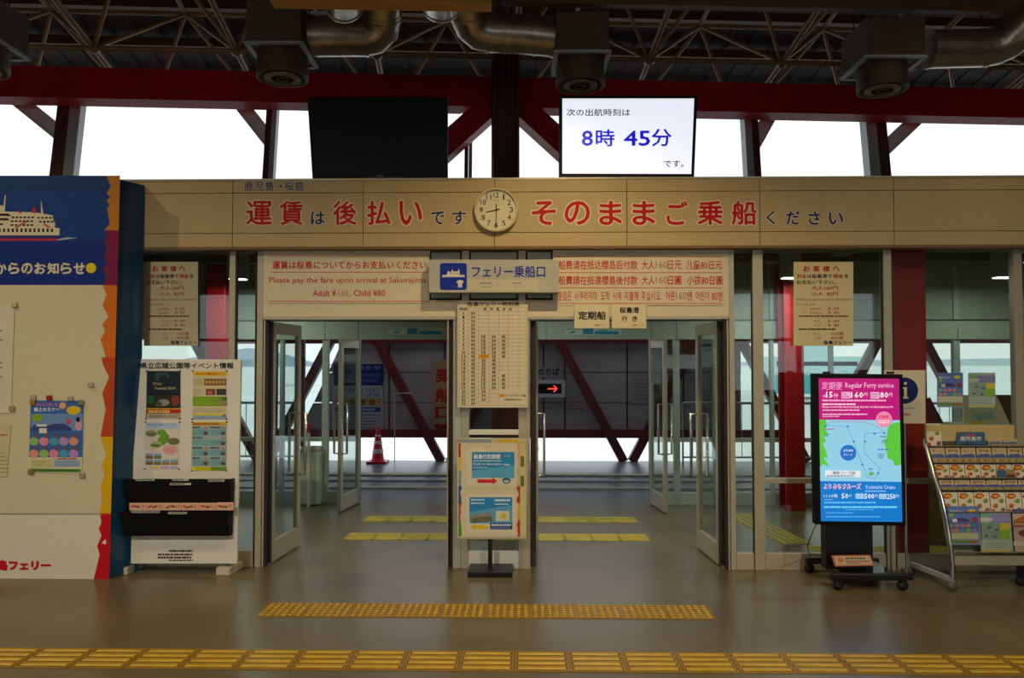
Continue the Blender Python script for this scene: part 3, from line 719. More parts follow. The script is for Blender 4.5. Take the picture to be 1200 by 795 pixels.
# two small hanging notices
pl = YP(-.045)
for x0, x1, lab, rowsx in ((673, 714, 'small yellowish notice reading regular ship hung under the right fare board, left one', (('定期船', 677.5, 365, 710, 375, .03), ('桜島フェリー', 697, 380, 712, 382.5, .0))),
                           (717, 757.5, 'small yellowish notice for the port destination hung under the right fare board, right one', (('桜島港', 726, 360, 749, 367.2, .03), ('行', 728.5, 370.5, 735, 377, .03), ('き', 741, 370.5, 746.8, 377, .03), ('桜島フェリー', 741, 380, 756, 382.5, .0)))):
    t = signboard('hanging_notice', lab, 'notice', pl, R4(x0, 356.5, x1, 385), .004, M['sheet'])
    p = Print(pl)
    for s1, a, b, c, d, bo in rowsx: p.text(s1, a, b, c, d, '#1f1b16', bo, 2)
    p.build('printed_text', t)
    pxbox(MB(), x0+8, 356.5, x0+12, 360, -.042, -.013).build("tape", M["sheet"], t)
# customer fare notices stuck on the glass
def notice(x0, x1, lab, Y, dim):
    pl = YP(Y); W = x1-x0
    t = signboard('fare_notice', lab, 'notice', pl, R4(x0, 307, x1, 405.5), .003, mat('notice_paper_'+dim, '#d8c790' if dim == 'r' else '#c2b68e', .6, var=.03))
    p = Print(pl); f = lambda u: x0+u*W
    rr = '#b8241c'; kk = '#2a2218'; dk = '#8a6a4c'
    for k, ch in enumerate('お客様へ'): p.text(ch, f(.16+k*.165), 311.5, f(.16+k*.165+.115), 318.5, rr, .03)
    p.text('料金', f(.06), 321.3, f(.21), 326.3, rr, .02); p.text('は桜島港で', f(.225), 321.3, f(.64), 326.3, kk, .02); p.text('現金', f(.66), 321.3, f(.83), 326.3, rr, .02); p.text('を', f(.85), 321.3, f(.92), 326.3, kk, .02)
    p.text('お支払い下さい。', f(.05), 328.5, f(.7), 333.3, kk, .02)
    p.text('大人160円', f(.30), 335, f(.74), 340.2, rr, .01); p.text('小人  80円', f(.30), 342, f(.74), 347, rr, .01)
    p.text('Please pay upon arrival at Sakurajima', f(.05), 349.5, f(.96), 353.5, dk, 0); p.text('One-way fare', f(.05), 355.3, f(.36), 358.6, dk, 0)
    for k, (a_, b_) in enumerate((('adults', '¥ 160'), ('Children', '¥  80'))): p.text(a_, f(.27), 360.3+k*5, f(.47), 363.4+k*5, '#b05038', 0); p.text(b_, f(.57), 360+k*5, f(.76), 363.4+k*5, '#b05038', .01)
    p.dashes(f(.08), 369.5, f(.92), 372, 1, '#5a4a32', 2, .7)
    for k, (a_, b_) in enumerate((('大人', '¥ 160'), ('小人', '¥  80'))): p.text(a_, f(.33), 374.7+k*5, f(.45), 378+k*5, '#b05038', 0); p.text(b_, f(.57), 374.5+k*5, f(.76), 378+k*5, '#b05038', .01)
    p.dashes(f(.08), 384.8, f(.97), 387.3, 1, '#5a4a32', 2, .7)
    for k, (a_, b_) in enumerate((('大人', '160日圓'), ('小孩', '80日圓'))): p.text(a_, f(.33), 389.7+k*5, f(.45), 393+k*5, '#b05038', 0); p.text(b_, f(.62), 389.5+k*5, f(.83), 393+k*5, '#b05038', .01)
    p.text('桜島フェリー', f(.50), 399.3, f(.97), 403.8, '#1a2248', .03)
    p.build('printed_text', t)
notice(930, 1000, 'cream customer fare notice on the glass above the digital screen', -.012, 'r')
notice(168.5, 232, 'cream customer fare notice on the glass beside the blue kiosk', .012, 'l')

# monitors ---------------------------------------------------------------------
def monitor(lab, q, tilt, on):
    c = P((q[0][0]+q[2][0])/2, (q[0][1]+q[2][1])/2, -.12)
    pl = Plane(c, (0.02 if not on else 0, -math.cos(tilt), -math.sin(tilt)))
    mb = board(pl, q, .05); base = min(v.z for v in mb.v)
    t = thing('wall_monitor', lab, 'monitor', (c.x, c.y, base))
    mb.build('casing', M['blackp'], t, bevel=.004)
    x0, y0 = q[0]; x1, y1 = q[2]
    ins = [(q[0][0]+4, q[0][1]+3.5), (q[1][0]-4, q[1][1]+3.5), (q[2][0]-3.5, q[2][1]-5), (q[3][0]+4, q[3][1]-5)]
    p = Print(pl, e=.95 if on else 0)
    if on:
        p.poly(ins, '#e2e8f4', 1)
        p.e = .2
        p.text('次の出航時刻は', 664, 127.5, 738.5, 136.2, '#14141e', .012); p.e = .7; p.text('8', 681.5, 153, 695, 171.3, '#0000d2', .018); p.text('時', 698, 151.5, 720.5, 171.8, '#0000d2', .018)
        p.text('45', 731, 153, 762, 171.3, '#0000d2', .018); p.text('分', 763.5, 151, 787, 171.8, '#0000d2', .018); p.e = .2; p.text('です。', 778, 188, 801, 196, '#14141e', .012)
        p.build('lit_screen', t)
    else:
        s0 = board(pl, ins, .001, off=.0015); s0.build('dark_screen', mat('dark_lcd', '#060707', .3, var=.1, spec=.15), t)
        Print(pl).rect(441.5, 205.5, 449, 207.2, '#6e6c66', 3).build('maker_plate', t)
        b2 = Print(pl, e=1.5); b2.rect(447, 208.6, 448.3, 209.6, '#e01010', 3).build('power_light', t)
    cx = (q[2][0]+q[3][0])/2; a = P(cx, 205, -.06)
    MB().box(a.x-.20, a.x+.20, -.09, .12, Zt+.012, Zt+.03).build('foot', M['blackm'], t)
    MB().box(a.x-.04, a.x+.04, .0, .04, Zt+.02, Zt+.45).beam((a.x, .02, Zt+.4), (a.x, -.07, Zt+.4), .1, .1).build('mount_arm', M['blackm'], t)
monitor('large dark switched off monitor standing on the left part of the fascia', [(360, 113.5), (524.5, 113.5), (524.5, 208.5), (366, 209.5)], .10, False)
monitor('large lit white monitor with blue departure time standing on the fascia', [(655, 112), (817.5, 112), (813.5, 209), (655, 208.5)], .05, True)

# ================================================================== KIOSK at the left
KB = G(128, 679); KY = KB.y; kx = KB.x; KZ = 3.14
kio = thing('information_kiosk', 'tall notice wall with blue ship header and cream lower panel at far left', 'kiosk', (kx-1, KY+.2, 0))
xl = kx-2.3
bx_ = P(168.5, 300, -.11).x
MB().hexa([(xl, KY, 0), (kx, KY, 0), (bx_, -.11, 0), (xl, -.11, 0)][::-1], [(xl, KY, KZ), (kx, KY, KZ), (bx_, -.11, KZ), (xl, -.11, KZ)][::-1]).build('kiosk_body', M['navy'], kio, bevel=.004)
pl = YP(KY-.001); p = Print(pl)
ed = [(0, 0)]
kb = lambda y: 141-(y-205)*13/475
p.rect(-120, 206, 138, 334.2, '#0a3c86', 1)
p.poly([(-120, 206), (138, 206), (137, 225), (-120, 225)], '#0c3a78', 2)
p.poly([(-120, 279), (138, 279), (137, 334.2), (-120, 334.2)], '#0d2c7c', 2)
p.poly([(-120, 278.4), (138, 278.4), (138, 283), (-120, 284)], '#10387e', 3)
# right zigzag border
def zig(y0, y1, xs, col):
    n = len(xs); pts = [(kb(y0), y0)]+[(kb(y1), y1)]
    for k in range(n-1, -1, -1): pts.append((xs[k][0], xs[k][1]))
    p.poly(pts, col, 4)
zig(206, 270, [(125, 206), (130, 218.5), (125, 227), (130, 231.5), (125, 234.5), (129, 241.5), (125.5, 243.5), (129, 262), (122.5, 270)], '#c07a1c')
zig(270, 334.5, [(122.5, 270), (126, 277), (123, 283), (126, 291), (122, 303), (126, 309), (121.5, 313), (125, 327), (120.5, 334.5)], '#7c1444')
zig(334.5, 419, [(120.5, 334.5), (125, 346), (120, 358), (123.5, 364), (127, 372), (120, 380), (123, 389), (118, 398), (124, 419)], '#d06c18')
zig(419, 512, [(119, 419), (121, 428), (124, 434), (128, 442), (120, 461), (124, 480), (122, 490), (118, 512)], '#b8481c')
zig(512, 602, [(118, 512), (120, 520), (125, 534), (119, 545), (123, 557), (118, 570), (120, 586), (117, 602)], '#d8a814')
zig(602, 679, [(117, 602), (119, 612), (116, 620), (119, 628), (114, 640), (117, 650), (114, 662), (110, 679)], '#c2121c')
p.poly([(124, 632), (124.5, 638), (119, 637)], '#e8e0d0', 5)
# lower cream panels
p.poly([(-120, 334.2), (kb(334.2), 334.2), (kb(602), 602), (-120, 602)], '#cdc3a0', 2)
p.poly([(-120, 602.6), (kb(602.6), 602.6), (kb(679), 679), (-120, 679)], '#d6d0bc', 2)
# ship
wh = '#d6cdb0'; dk = '#241c24'
p.poly([(-40, 276), (-40, 250), (0, 248), (40, 249), (62, 252.5), (63, 259), (65, 262), (64.5, 267), (70, 267.5), (70, 276)], wh, 5)
p.poly([(-40, 276), (70, 276), (68.5, 281), (-40, 281)], '#282c78', 6); p.poly([(-40, 279.8), (68.3, 279.8), (66, 282.5), (-40, 282.5)], '#b43050', 7)
for k in range(14):
    x = -2+k*5.1
    if x < 64: p.rect(x+.8, 268, x+3.2, 272.3, dk, 6)
for y, a, b in ((254, 14, 38), (258.5, 13, 38), (263, 13, 38), (254.5, 44, 62), (259, 46, 60)):
    x = a
    while x < b: p.rect(x, y, x+3.2, y+2, dk, 6); x += 4.6
p.poly([(-3, 250.5), (10, 250.5), (14, 253.5), (-3, 253)], dk, 6); p.poly([(-3, 256), (9, 256), (12, 258.5), (-3, 258.5)], dk, 6); p.rect(-3, 262, 4, 264, dk, 6)
p.poly([(17, 267), (31, 259), (32, 260.5), (20, 267.5)], '#c0485c', 7); p.poly([(52, 261), (60, 267), (57, 267.5), (51, 263)], '#c0485c', 7)
p.rect(38, 243.5, 42.5, 250, '#b42434', 6); p.rect(22, 247, 25.5, 250, '#b42434', 6)
p.poly([(4, 248), (6, 229), (7.2, 229), (5.8, 249)], wh, 6); p.poly([(48, 236.5), (48.8, 236.5), (51.5, 253), (48.5, 253)], wh, 6); p.poly([(-2, 241), (4, 241), (5, 248), (-2, 248)], wh, 6)
p.poly([(66, 281), (78, 278.5), (92, 278.8), (80, 280.5), (68, 282)], '#a8b4c0', 6)
for k, ch in enumerate('からのお知らせ'):
    x0 = -5.5+k*15.3; p.text(ch, x0, 308, x0+13.6, 321.5, '#d8ceb0', .035, 6)
p.ell(107, 314.3, 6, 6, '#e0c81c', 6)
p.text('島フェリー', -3, 656.5, 60, 669, '#c41420', .07, 6)
p.build('printed_face', kio)
MB().box(kx-2.2, kx-.05, KY-.004, KY, P(60, 603, KY).z-.003, P(60, 603, KY).z).build('panel_joint', mat('joint_grey', '#8d8774', .6), kio)
# posters on the kiosk
pl = YP(KY-.008)
t = signboard('seminar_poster', 'colourful blue seminar poster clipped on the cream kiosk panel', 'poster', pl, [(36, 469.5), (98, 470), (96, 556), (33, 553)], .002, M['sheet'])
p = Print(pl)
p.poly([(36, 469.5), (98, 470), (96.5, 536), (34, 536)], '#3a66a8', 1); p.poly([(36.5, 485), (97.5, 485), (97, 505), (36, 505)], '#6a90bc', 2)
p.text('船上セミナー', 40, 477.5, 70, 482.5, '#e8e8e8', .03); p.text('みんなで楽しむ', 42, 472, 68, 476.5, '#d86a9a', .02); p.ell(86.5, 481, 8.5, 5, '#dcb820', 3); p.ell(44, 490, 6, 4.5, '#8aa828', 3); p.ell(73.5, 475.5, 4, 4, '#e0a060', 3)
p.poly([(36, 503), (40, 498), (50, 498), (56, 499), (64, 496.5), (76, 497), (84, 502), (84, 505), (36, 505)], '#3c4680', 3)
p.rect(46, 502, 55, 508, '#d8d4c8', 4); p.rect(43, 497.5, 55, 500, '#e0dcd0', 4); p.ell(80.5, 494.5, 3, 3.5, '#c04a58', 3); p.ell(92, 498, 4, 7, '#c89aa8', 3); p.ell(91.5, 492, 2.5, 3, '#1c1a26', 4)
cs = ['#8ab86c', '#b08ac0', '#d88aa0', '#d89078', '#4a9ab8']
for r in range(2):
    for k in range(5):
        cx = 40+k*11.6; cy = 517.5+r*14.5; p.ell(cx, cy, 5.6, 5, cs[(k*2+r*3) % 5], 3, 14); p.ell(cx+2.5, cy-6.5, 2.4, 2.6, '#7a5040', 4, 10)
p.rect(36, 538.5, 62, 548, '#c8c484', 2); p.rect(63, 538.5, 94, 547.5, '#9ab4cc', 2); p.rect(66, 537, 90, 538.6, '#cc6a30', 3); p.dashes(37, 540, 60, 547, 4, '#8a9a50', 3, .3); p.dashes(64, 540, 93, 547, 4, '#506a9a', 3, .3)
p.poly([(35, 549), (95, 550), (95, 554), (35, 553)], '#64963a', 2); p.dashes(38, 550.5, 92, 552.8, 1, '#3a4a28', 3, .6)
p.build('printed_face', t)
for k, (x, y, c_) in enumerate(((38, 466, '#b8a88c'), (37.5, 472, '#b08420'), (57, 466.5, '#a02c20'), (82, 467.5, '#b0a488'), (94.5, 472, '#8a8670'), (35.5, 553.5, '#8c7a3c'), (95.5, 557.5, '#a89c88'), (105.5, 451, '#b8a890'), (16, 356.5 if False else 357, '#c8b890'), (13, 479, '#b09c68'))):
    o = pxbox(MB(), x-3.2, y-3, x+3.2, y+3, KY-.022, KY-.0105 if k < 7 else KY-.006).build('magnet', mat('magnet_'+c_[1:], c_, .35, .2), bevel=.003)
    tag(o, ['cream magnet at the seminar poster top left corner', 'yellow magnet just below the top left corner of the seminar poster', 'red magnet on the top edge of the seminar poster', 'pale magnet on the top edge of the seminar poster', 'grey magnet on the seminar poster top right corner', 'olive magnet on the seminar poster bottom left corner', 'grey magnet on the seminar poster bottom right corner', 'lone pale magnet above and right of the seminar poster', 'pale magnet on the top corner of the large white sheet at the left edge', 'brown magnet on the bottom corner of the large white sheet at the left edge'][k], 'magnet', 'magnets on the kiosk panel')
t = signboard('paper_sheet', 'large white paper sheet on the kiosk cut by the left photo edge', 'paper', pl, [(-60, 360), (17, 358), (13, 484), (-60, 487)], .002, mat('white_paper', '#d2c8ac', .6))
Print(pl).dashes(-50, 385, 3, 450, 12, '#4a443c', 2, .25).build('printed_text', t)
t = signboard('paper_sheet', 'smaller yellowish timetable sheet on the kiosk below the large white sheet', 'paper', pl, [(-60, 502), (13, 498), (8, 559), (-60, 557)], .002, mat('cream_paper', '#c8bc90', .6))
Print(pl).dashes(-55, 508, 9, 512, 1, '#b04838', 2, .4).dashes(-55, 515, 9, 556, 9, '#8c8468', 2, .2).build('printed_text', t)

# ================================================================== NOTICE STAND
q0 = G(215, 664); 
pb = P(215, 661, -.24); pt = P(217, 421, -.12)
nrm = (pt-pb).cross(Vector((1, 0, 0))).normalized()
if nrm.y > 0: nrm = -nrm
pl = Plane(pb, nrm)
ns = thing('notice_stand', 'white wooden notice stand with park event posters and black leaflet pockets', 'notice board', (pb.x, pb.y, 0))
board(pl, [(159, 421), (282.5, 421.5), (277.5, 661), (153, 661)], .03).build('board', M['white'], ns, bevel=.003)
for (x0, y0, x1, y1) in ((133, 672, 165, 661), (253, 673, 287, 659)):
    a = G(x0+8, y0+2); b = G(x1-8, y1-2)
    mb = MB().beam((a.x, a.y, .03), (a.x+.02, -.01, .03), .115, .058); mb.build('foot', M['wood'], ns, bevel=.004)
p = Print(pl); p.text('県立広域公園等イベント情報', 164.5, 425, 274, 432.5, '#2a2018', .025)
p.rect(170, 560.8, 188, 563, '#b8b0a4', 2)
p.dashes(198, 645, 225, 647.5, 1, '#3a342e', 2, .8); p.text('［ 問い合わせ先 ］', 199, 644.3, 227, 647, '#3a342e', .01, 3, 1); p.dashes(185, 649, 243, 651.5, 1, '#3a342e', 2, .8); p.dashes(185, 652.5, 241, 655, 1, '#3a342e', 2, .9); p.dashes(198, 656, 229, 658, 1, '#3a342e', 2, .8)
p.build('printed_text', ns)
# black pockets (wedges)
def pocket(x0, x1, y0, y1, d0, d1, par, nm='leaflet_pocket', mt=None):
    tl, tr, brr, blf = pl.m(x0, y0, .002), pl.m(x1, y0, .002), pl.m(x1-1, y1, .002), pl.m(x0+1.5, y1, .002)
    n_ = pl.n
    mb = MB(); 
    F = [tl+n_*d0, tr+n_*d0, brr+n_*d1, blf+n_*d1]; Bk = [tl, tr, brr, blf]
    th = .004
    mb.hexa(F[::-1], [q-n_*th for q in F][::-1]); mb.hexa([Bk[0], F[0], F[3], Bk[3]], [q+Vector((th, 0, 0)) for q in (Bk[0], F[0], F[3], Bk[3])])
    mb.hexa([Bk[1], F[1], F[2], Bk[2]][::-1], [q-Vector((th, 0, 0)) for q in (Bk[1], F[1], F[2], Bk[2])][::-1])
    mb.hexa([Bk[3], F[3], F[2], Bk[2]], [q+Vector((0, 0, th)) for q in (Bk[3], F[3], F[2], Bk[2])])
    return mb.build(nm, mt or M['blackp'], par)
pocket(151, 275, 560.5, 601, .10, .05, ns); pocket(149.5, 273.5, 598, 627, .12, .07, ns)
pf = Plane(pl.m(215, 575, .104), pl.n); p = Print(pf)
for x0, x1, y in ((159, 181, 562.5), (202, 221, 562.5), (244, 263, 563.5), (199, 224, 567.5)): p.rect(x0, y-1.2, x1, y+1.3, '#b8b2a2', 1); p.dashes(x0+1, y-.8, x1-1, y+.8, 1, '#4a443c', 2, .8)
p.build('pocket_labels', ns)
pf = Plane(pl.m(215, 605, .124), pl.n); p = Print(pf)
for x0, x1, y in ((154, 187, 600), (197, 219, 601.5)): p.rect(x0, y-1.2, x1, y+1.4, '#b8b2a2', 1); p.dashes(x0+1, y-.8, x1-1, y+.8, 1, '#4a443c', 2, .8)
p.build('pocket_labels', ns)
pf = Plane(pl.m(215, 594, .108), pl.n)
ordn = ['leftmost', 'second from left', 'third from left', 'third from right', 'second from right', 'rightmost']
for k in range(6):
    x0 = 151.5+k*20.4; x1 = x0+20
    yy = 589.8-(.6 if k == 5 else 0)
    t = signboard('pink_leaflet', 'small pink leaflet stack, %s in the gap between the black pockets' % ordn[k], 'leaflet', pf, R4(x0, yy, x1, 598.5), .02, mat('pink_paper', '#d8a890', .6))
    p = Print(pf)
    for j in range(4): p.ell(x0+3+j*2.6+random.random(), yy+3.5+random.random()*2, 1.7, 1.4, ['#c0402c', '#b84038', '#5c7030', '#8a3020'][j], 2, 8)
    p.dashes(x0+14, yy+2, x0+19, yy+6, 2, '#8c4a50', 2, .5); p.build('printed_face', t)
# four posters
plp = Plane(pl.m(215, 500, .003), pl.n)
def poster(x0, y0, x1, y1, lab, base, fn, tilt=0):
    t = signboard('event_poster', lab, 'poster', plp, [(x0, y0), (x1, y0), (x1-1-tilt, y1), (x0-1-tilt, y1)], .002, ink(base))
    p = Print(plp); fn(p, lambda u: x0+u*(x1-x0)-.5*tilt, lambda v: y0+v*(y1-y0)); 
    for a, b in ((x0, y0), (x1, y0), (x0-.8, y1), (x1-.8, y1)): p.rect(a-1, b-.8, a+1, b+.8, '#2a2420', 4)
    p.build('printed_face', t)
def f1(p, X, Y):
    p.rect(X(0), Y(0), X(1), Y(.5), '#1c2430', 1); p.ell(X(.45), Y(.12), 9, 6, '#3a5046', 2); p.ell(X(.5), Y(.18), 6, 5, '#1e2c3c', 3); p.text('Winter', X(.18), Y(.23), X(.45), Y(.30), '#c8b890', .0, 4); p.text('Festival 2014', X(.25), Y(.33), X(.85), Y(.39), '#d4c8a0', .0, 4)
    p.rect(X(0), Y(.5), X(1), Y(.78), '#2a2c24', 1); p.ell(X(.12), Y(.6), 4.5, 5, '#1f5c3c', 2); p.ell(X(.85), Y(.62), 5, 6, '#8a3830', 2); p.ell(X(.5), Y(.66), 7, 4, '#8a8c80', 2); p.ell(X(.35), Y(.70), 4, 3, '#5a5240', 3)
    p.rect(X(0), Y(.78), X(1), Y(.89), '#b0301c', 1); p.rect(X(0), Y(.78), X(1), Y(.805), '#d8a030', 2); p.dashes(X(.05), Y(.82), X(.95), Y(.88), 1, '#e0c060', 3, .8)
    p.rect(X(0), Y(.89), X(1), Y(1), '#b8b09c', 1); p.dashes(X(.05), Y(.91), X(.95), Y(.98), 2, '#4a4640', 2, .4)
def f2(p, X, Y):
    p.rect(X(0), Y(.01), X(1), Y(.10), '#e0b818', 1); p.text('冬の公園花だより', X(.1), Y(.035), X(.95), Y(.075), '#b83018', .02, 3); p.dashes(X(.02), Y(.15), X(.3), Y(.30), 4, '#7a6a4c', 2, .3)
    for a, b, c, d, cc in ((.33, .16, .98, .30, '#8a6038'), (.38, .37, .66, .50, '#7a4a38'), (.69, .37, .98, .50, '#3c3a34')): p.rect(X(a), Y(b), X(c), Y(d), cc, 2)
    for k in range(6): p.ell(X(.4+k*.1), Y(.23), 1.6, 2.2, '#c09a5c', 3, 8)
    p.ell(X(.5), Y(.45), 3, 2, '#c86a50', 3, 10); p.dashes(X(.02), Y(.37), X(.33), Y(.50), 4, '#7a7464', 2, .3)
    p.rect(X(0), Y(.53), X(1), Y(.73), '#7aa020', 1); p.ell(X(.75), Y(.64), 4, 2, '#9a8c6c', 2); p.ell(X(.92), Y(.58), 3.5, 2.2, '#587040', 2); p.ell(X(.93), Y(.68), 3.5, 2.2, '#a08060', 2); p.dashes(X(.05), Y(.56), X(.6), Y(.70), 4, '#9abc3c', 2, .3)
    p.dashes(X(.03), Y(.77), X(.97), Y(.86), 3, '#9a9080', 2, .3); p.rect(X(0), Y(.88), X(.85), Y(.92), '#d8c428', 1); p.rect(X(0), Y(.925), X(1), Y(1), '#8ca8b8', 1); p.rect(X(.87), Y(.9), X(.97), Y(.96), '#7a7a74', 2)
def f3(p, X, Y):
    p.rect(X(.03), Y(.02), X(.97), Y(.14), '#a8c4dc', 1); p.text('県立公園マップ', X(.06), Y(.03), X(.9), Y(.08), '#5a7ab8', 0, 2)
    p.poly([(X(a), Y(b)) for a, b in ((.38, .17), (.55, .15), (.65, .25), (.72, .30), (.68, .42), (.52, .50), (.45, .42), (.36, .44), (.38, .34), (.46, .30), (.36, .24))], '#6c9a28', 2)
    for a, b, cc in ((.18, .24, '#9c9470'), (.32, .48, '#a8b070'), (.84, .41, '#7c6a54')): p.ell(X(a), Y(b), 7, 4.2, cc, 3); p.ell(X(a), Y(b+.015), 6, 1.6, '#5a7a34', 4)
    p.ell(X(.74), Y(.59), 9, 5.4, '#dca0a8', 3); p.dashes(X(.6), Y(.55), X(.88), Y(.63), 4, '#b05a6c', 4, .3)
    for r in range(2):
        for k in range(4):
            if r == 0 and k > 1: continue
            p.rect(X(.02+k*.245), Y(.67+r*.13), X(.235+k*.245), Y(.78+r*.13), '#7ca0c0', 2); p.rect(X(.02+k*.245), Y(.72+r*.13), X(.235+k*.245), Y(.78+r*.13), ['#8c5a38', '#6c7c40', '#907848', '#b07c50'][k], 3)
    for k, cc in enumerate(('#d8cc60', '#d090b8', '#a0a8d0')): p.rect(X(.2+k*.26), Y(.94), X(.42+k*.26), Y(.985), cc, 2)
def f4(p, X, Y):
    p.rect(X(0), Y(0), X(1), Y(.07), '#c8a818', 1); p.text('Nagasakibana', X(.25), Y(.02), X(.9), Y(.055), '#b84418', .01, 3) if False else p.dashes(X(.04), Y(.02), X(.9), Y(.055), 1, '#a84418', 3, .9)
    p.rect(X(0), Y(.07), X(1), Y(.91), '#98b0ac', 1)
    for r, (y0, y1) in enumerate(((.09, .27), (.30, .48), (.51, .69), (.72, .89))):
        for k in range(2):
            if r == 1 and k == 1: continue
            x0 = .02+k*.5; x1 = x0+(.46 if r != 1 else .96); p.rect(X(x0), Y(y0+.06), X(x1), Y(y1), '#6a9ca4', 2); p.dashes(X(x0), Y(y0), X(x0+.3), Y(y0+.04), 1, '#2c3c48', 3, .9); p.dashes(X(x0+.01), Y(y0+.07), X(x1-.15), Y(y1-.01), 4, '#a8c4c4', 3, .25)
            p.ell(X(x1-.08), Y(y1-.04), 2.8, 2, '#6c4438', 4, 10); p.ell(X(x1-.07), Y(y0+.03), 2.2, 1.6, '#b87c60', 4, 10)
    p.rect(X(0), Y(.92), X(.55), Y(1), '#d8d020', 1); p.rect(X(.55), Y(.92), X(1), Y(1), '#6c9c28', 1); p.dashes(X(.1), Y(.93), X(.95), Y(.98), 2, '#7a7a28', 3, .4)
poster(172, 435, 211.5, 491, 'dark winter festival poster, upper left on the white notice stand', '#2a2c30', f1)
poster(226, 435, 266, 491.5, 'yellow and green park poster, upper right on the white notice stand', '#d0c49c', f2)
poster(170.5, 495, 210.5, 550, 'white map poster with green park map, lower left on the white notice stand', '#d4ccc0', f3, 1)
poster(225.5, 495, 266, 552, 'blue green garden poster, lower right on the white notice stand', '#b8bca0', f4, 1)

# ================================================================== DIRECTION SIGN STAND
a = G(574, 674); SY = a.y+.05
t = thing('direction_sign_stand', 'framed direction sign with blue panels on a black pole stand between the doorways', 'sign', (a.x, SY, 0))
MB().box(P(548, 640, SY-.13).x, P(600.5, 640, SY-.13).x, SY-.13, SY+.13, 0, .045).build('base_plate', M['blackm'], t, bevel=.006)
MB().box(a.x-.017, a.x+.017, SY-.012, SY+.02, .045, 1.0).build('pole', M['blackm'], t)
ps = YP(SY-.05)
board(ps, [(534, 514), (620, 514), (617, 632.5), (538, 632.5)], .03).build('sign_frame', M['alu'], t, bevel=.003)
p = Print(ps)
p.rect(536, 516, 616, 630, '#c8c09c', 1); p.rect(535.5, 515.5, 576, 519, '#8c949c', 2); p.rect(577, 515, 617, 519.5, '#c8b880', 2); p.rect(583, 515.5, 607, 518.5, '#d8a828', 3)
for y0, y1, cl_, cr_ in ((520, 536, '#b82028', '#c8a468'), (536, 552, '#d8b020', '#c8b080'), (552, 570, '#7a9c98', '#b8b084'), (570, 590, '#2c4c8c', '#b83020'), (590, 610, '#b05038', '#d0a428'), (610, 629, '#4c8c28', '#c02828')):
    p.rect(537.3, y0, 541, y1, cl_, 2); p.rect(605.5, y0, 609.5, y1, cr_, 2)
p.rect(609.5, 519, 616.5, 629, '#c8bc84', 2)
for y in (535, 558): p.rect(610, y, 614, y+12, '#4a5230', 3); p.dashes(610.5, y+1, 613.5, y+11, 6, '#c0b88c', 4, .3)
def torn(x0, y0, x1, y1, col, lv, seed):
    rn = random.Random(seed); pts = [(x0, y0), (x1, y0)]
    y = y0
    while y < y1-4: y += 3.4; pts.append((x1+rn.uniform(-1.2, 1.2), y))
    pts += [(x1, y1), (x0, y1)]; y = y1
    while y > y0+4: y -= 3.4; pts.append((x0+rn.uniform(-1.2, 1.2), y))
    p.poly(pts, col, lv)
torn(540.5, 520, 606.5, 571, '#d0c4a4', 3, 1); torn(540.5, 574.5, 606.5, 628.5, '#d0c4a4', 3, 2)
p.rect(547, 525, 604, 569, '#d6ccb0', 4); p.rect(547, 579, 603, 624, '#d6ccb0', 4)
p.rect(553, 530, 603, 560, '#2a86b8', 5); p.poly([(553, 552), (603, 545), (603, 561), (580, 559), (553, 561)], '#5aa4c8', 6)
p.text('桜島行定期便', 555, 532.5, 586.5, 538, '#e8ecec', .03, 7); p.text('のりば', 590, 533, 597.5, 536, '#c8dce4', 0, 7, 1); p.dashes(555, 539.5, 588, 541, 1, '#c8dce4', 7, .8); p.text('Ferry to Sakurajima', 555, 542.5, 588, 546, '#e0e8ec', .01, 7, 1); p.dashes(590, 543.5, 598, 546, 1, '#c8dce4', 7, .8); p.dashes(555, 547.5, 580, 549, 1, '#a8ccdc', 7, .7)
p.poly([(559.5, 562), (577, 562), (577, 560), (583, 564), (577, 568), (577, 566), (559.5, 566)], '#c83030', 7); p.ell(593.5, 563.5, 5, 3.8, '#3c6c90', 7); p.ell(593.5, 564.5, 3.5, 1.4, '#c0c4c0', 8)
p.rect(550, 583, 600.5, 613.5, '#2c84bc', 5); p.poly([(550, 600), (600.5, 592), (600.5, 613.5), (550, 613.5)], '#5a9cc4', 6)
p.dashes(552, 585, 568, 587, 1, '#d8e4e8', 7, .8); p.dashes(580, 585, 598, 588, 1, '#d8e4e8', 7, .8); p.dashes(552, 589, 574, 591, 1, '#d8e4e8', 7, .6); p.dashes(580, 590, 596, 592, 1, '#d8e4e8', 7, .6)
p.poly([(551, 605), (562, 602), (576, 601), (577, 610), (553, 612)], '#8c8474', 7); p.poly([(552, 608), (570, 605), (577, 606), (577, 611), (553, 613)], '#5c6c54', 8); p.dashes(560, 608, 574, 611, 2, '#b84c40', 9, .5)
p.rect(581, 599, 597, 611, '#c8cca8', 7); p.ell(590, 605, 3.2, 3, '#c8b020', 8)
p.rect(574.5, 613, 600.5, 620.5, '#1c3c84', 7); p.dashes(576, 614, 599, 617, 1, '#c8d0dc', 8, .8); p.dashes(576, 617.5, 598, 619.5, 2, '#8ca0c4', 8, .5)
p.poly([(572, 616), (557, 616), (557, 614), (551.5, 618), (557, 622), (557, 620), (572, 620)], '#d8b428', 7)
for x, y in ((573, 524), (575, 524), (573, 571), (575, 571), (573, 577), (575, 577), (573, 622.5), (575, 622.5)): p.ell(x, y, .35, .35, '#3a3a3a', 9, 6)
p.build('printed_face', t)

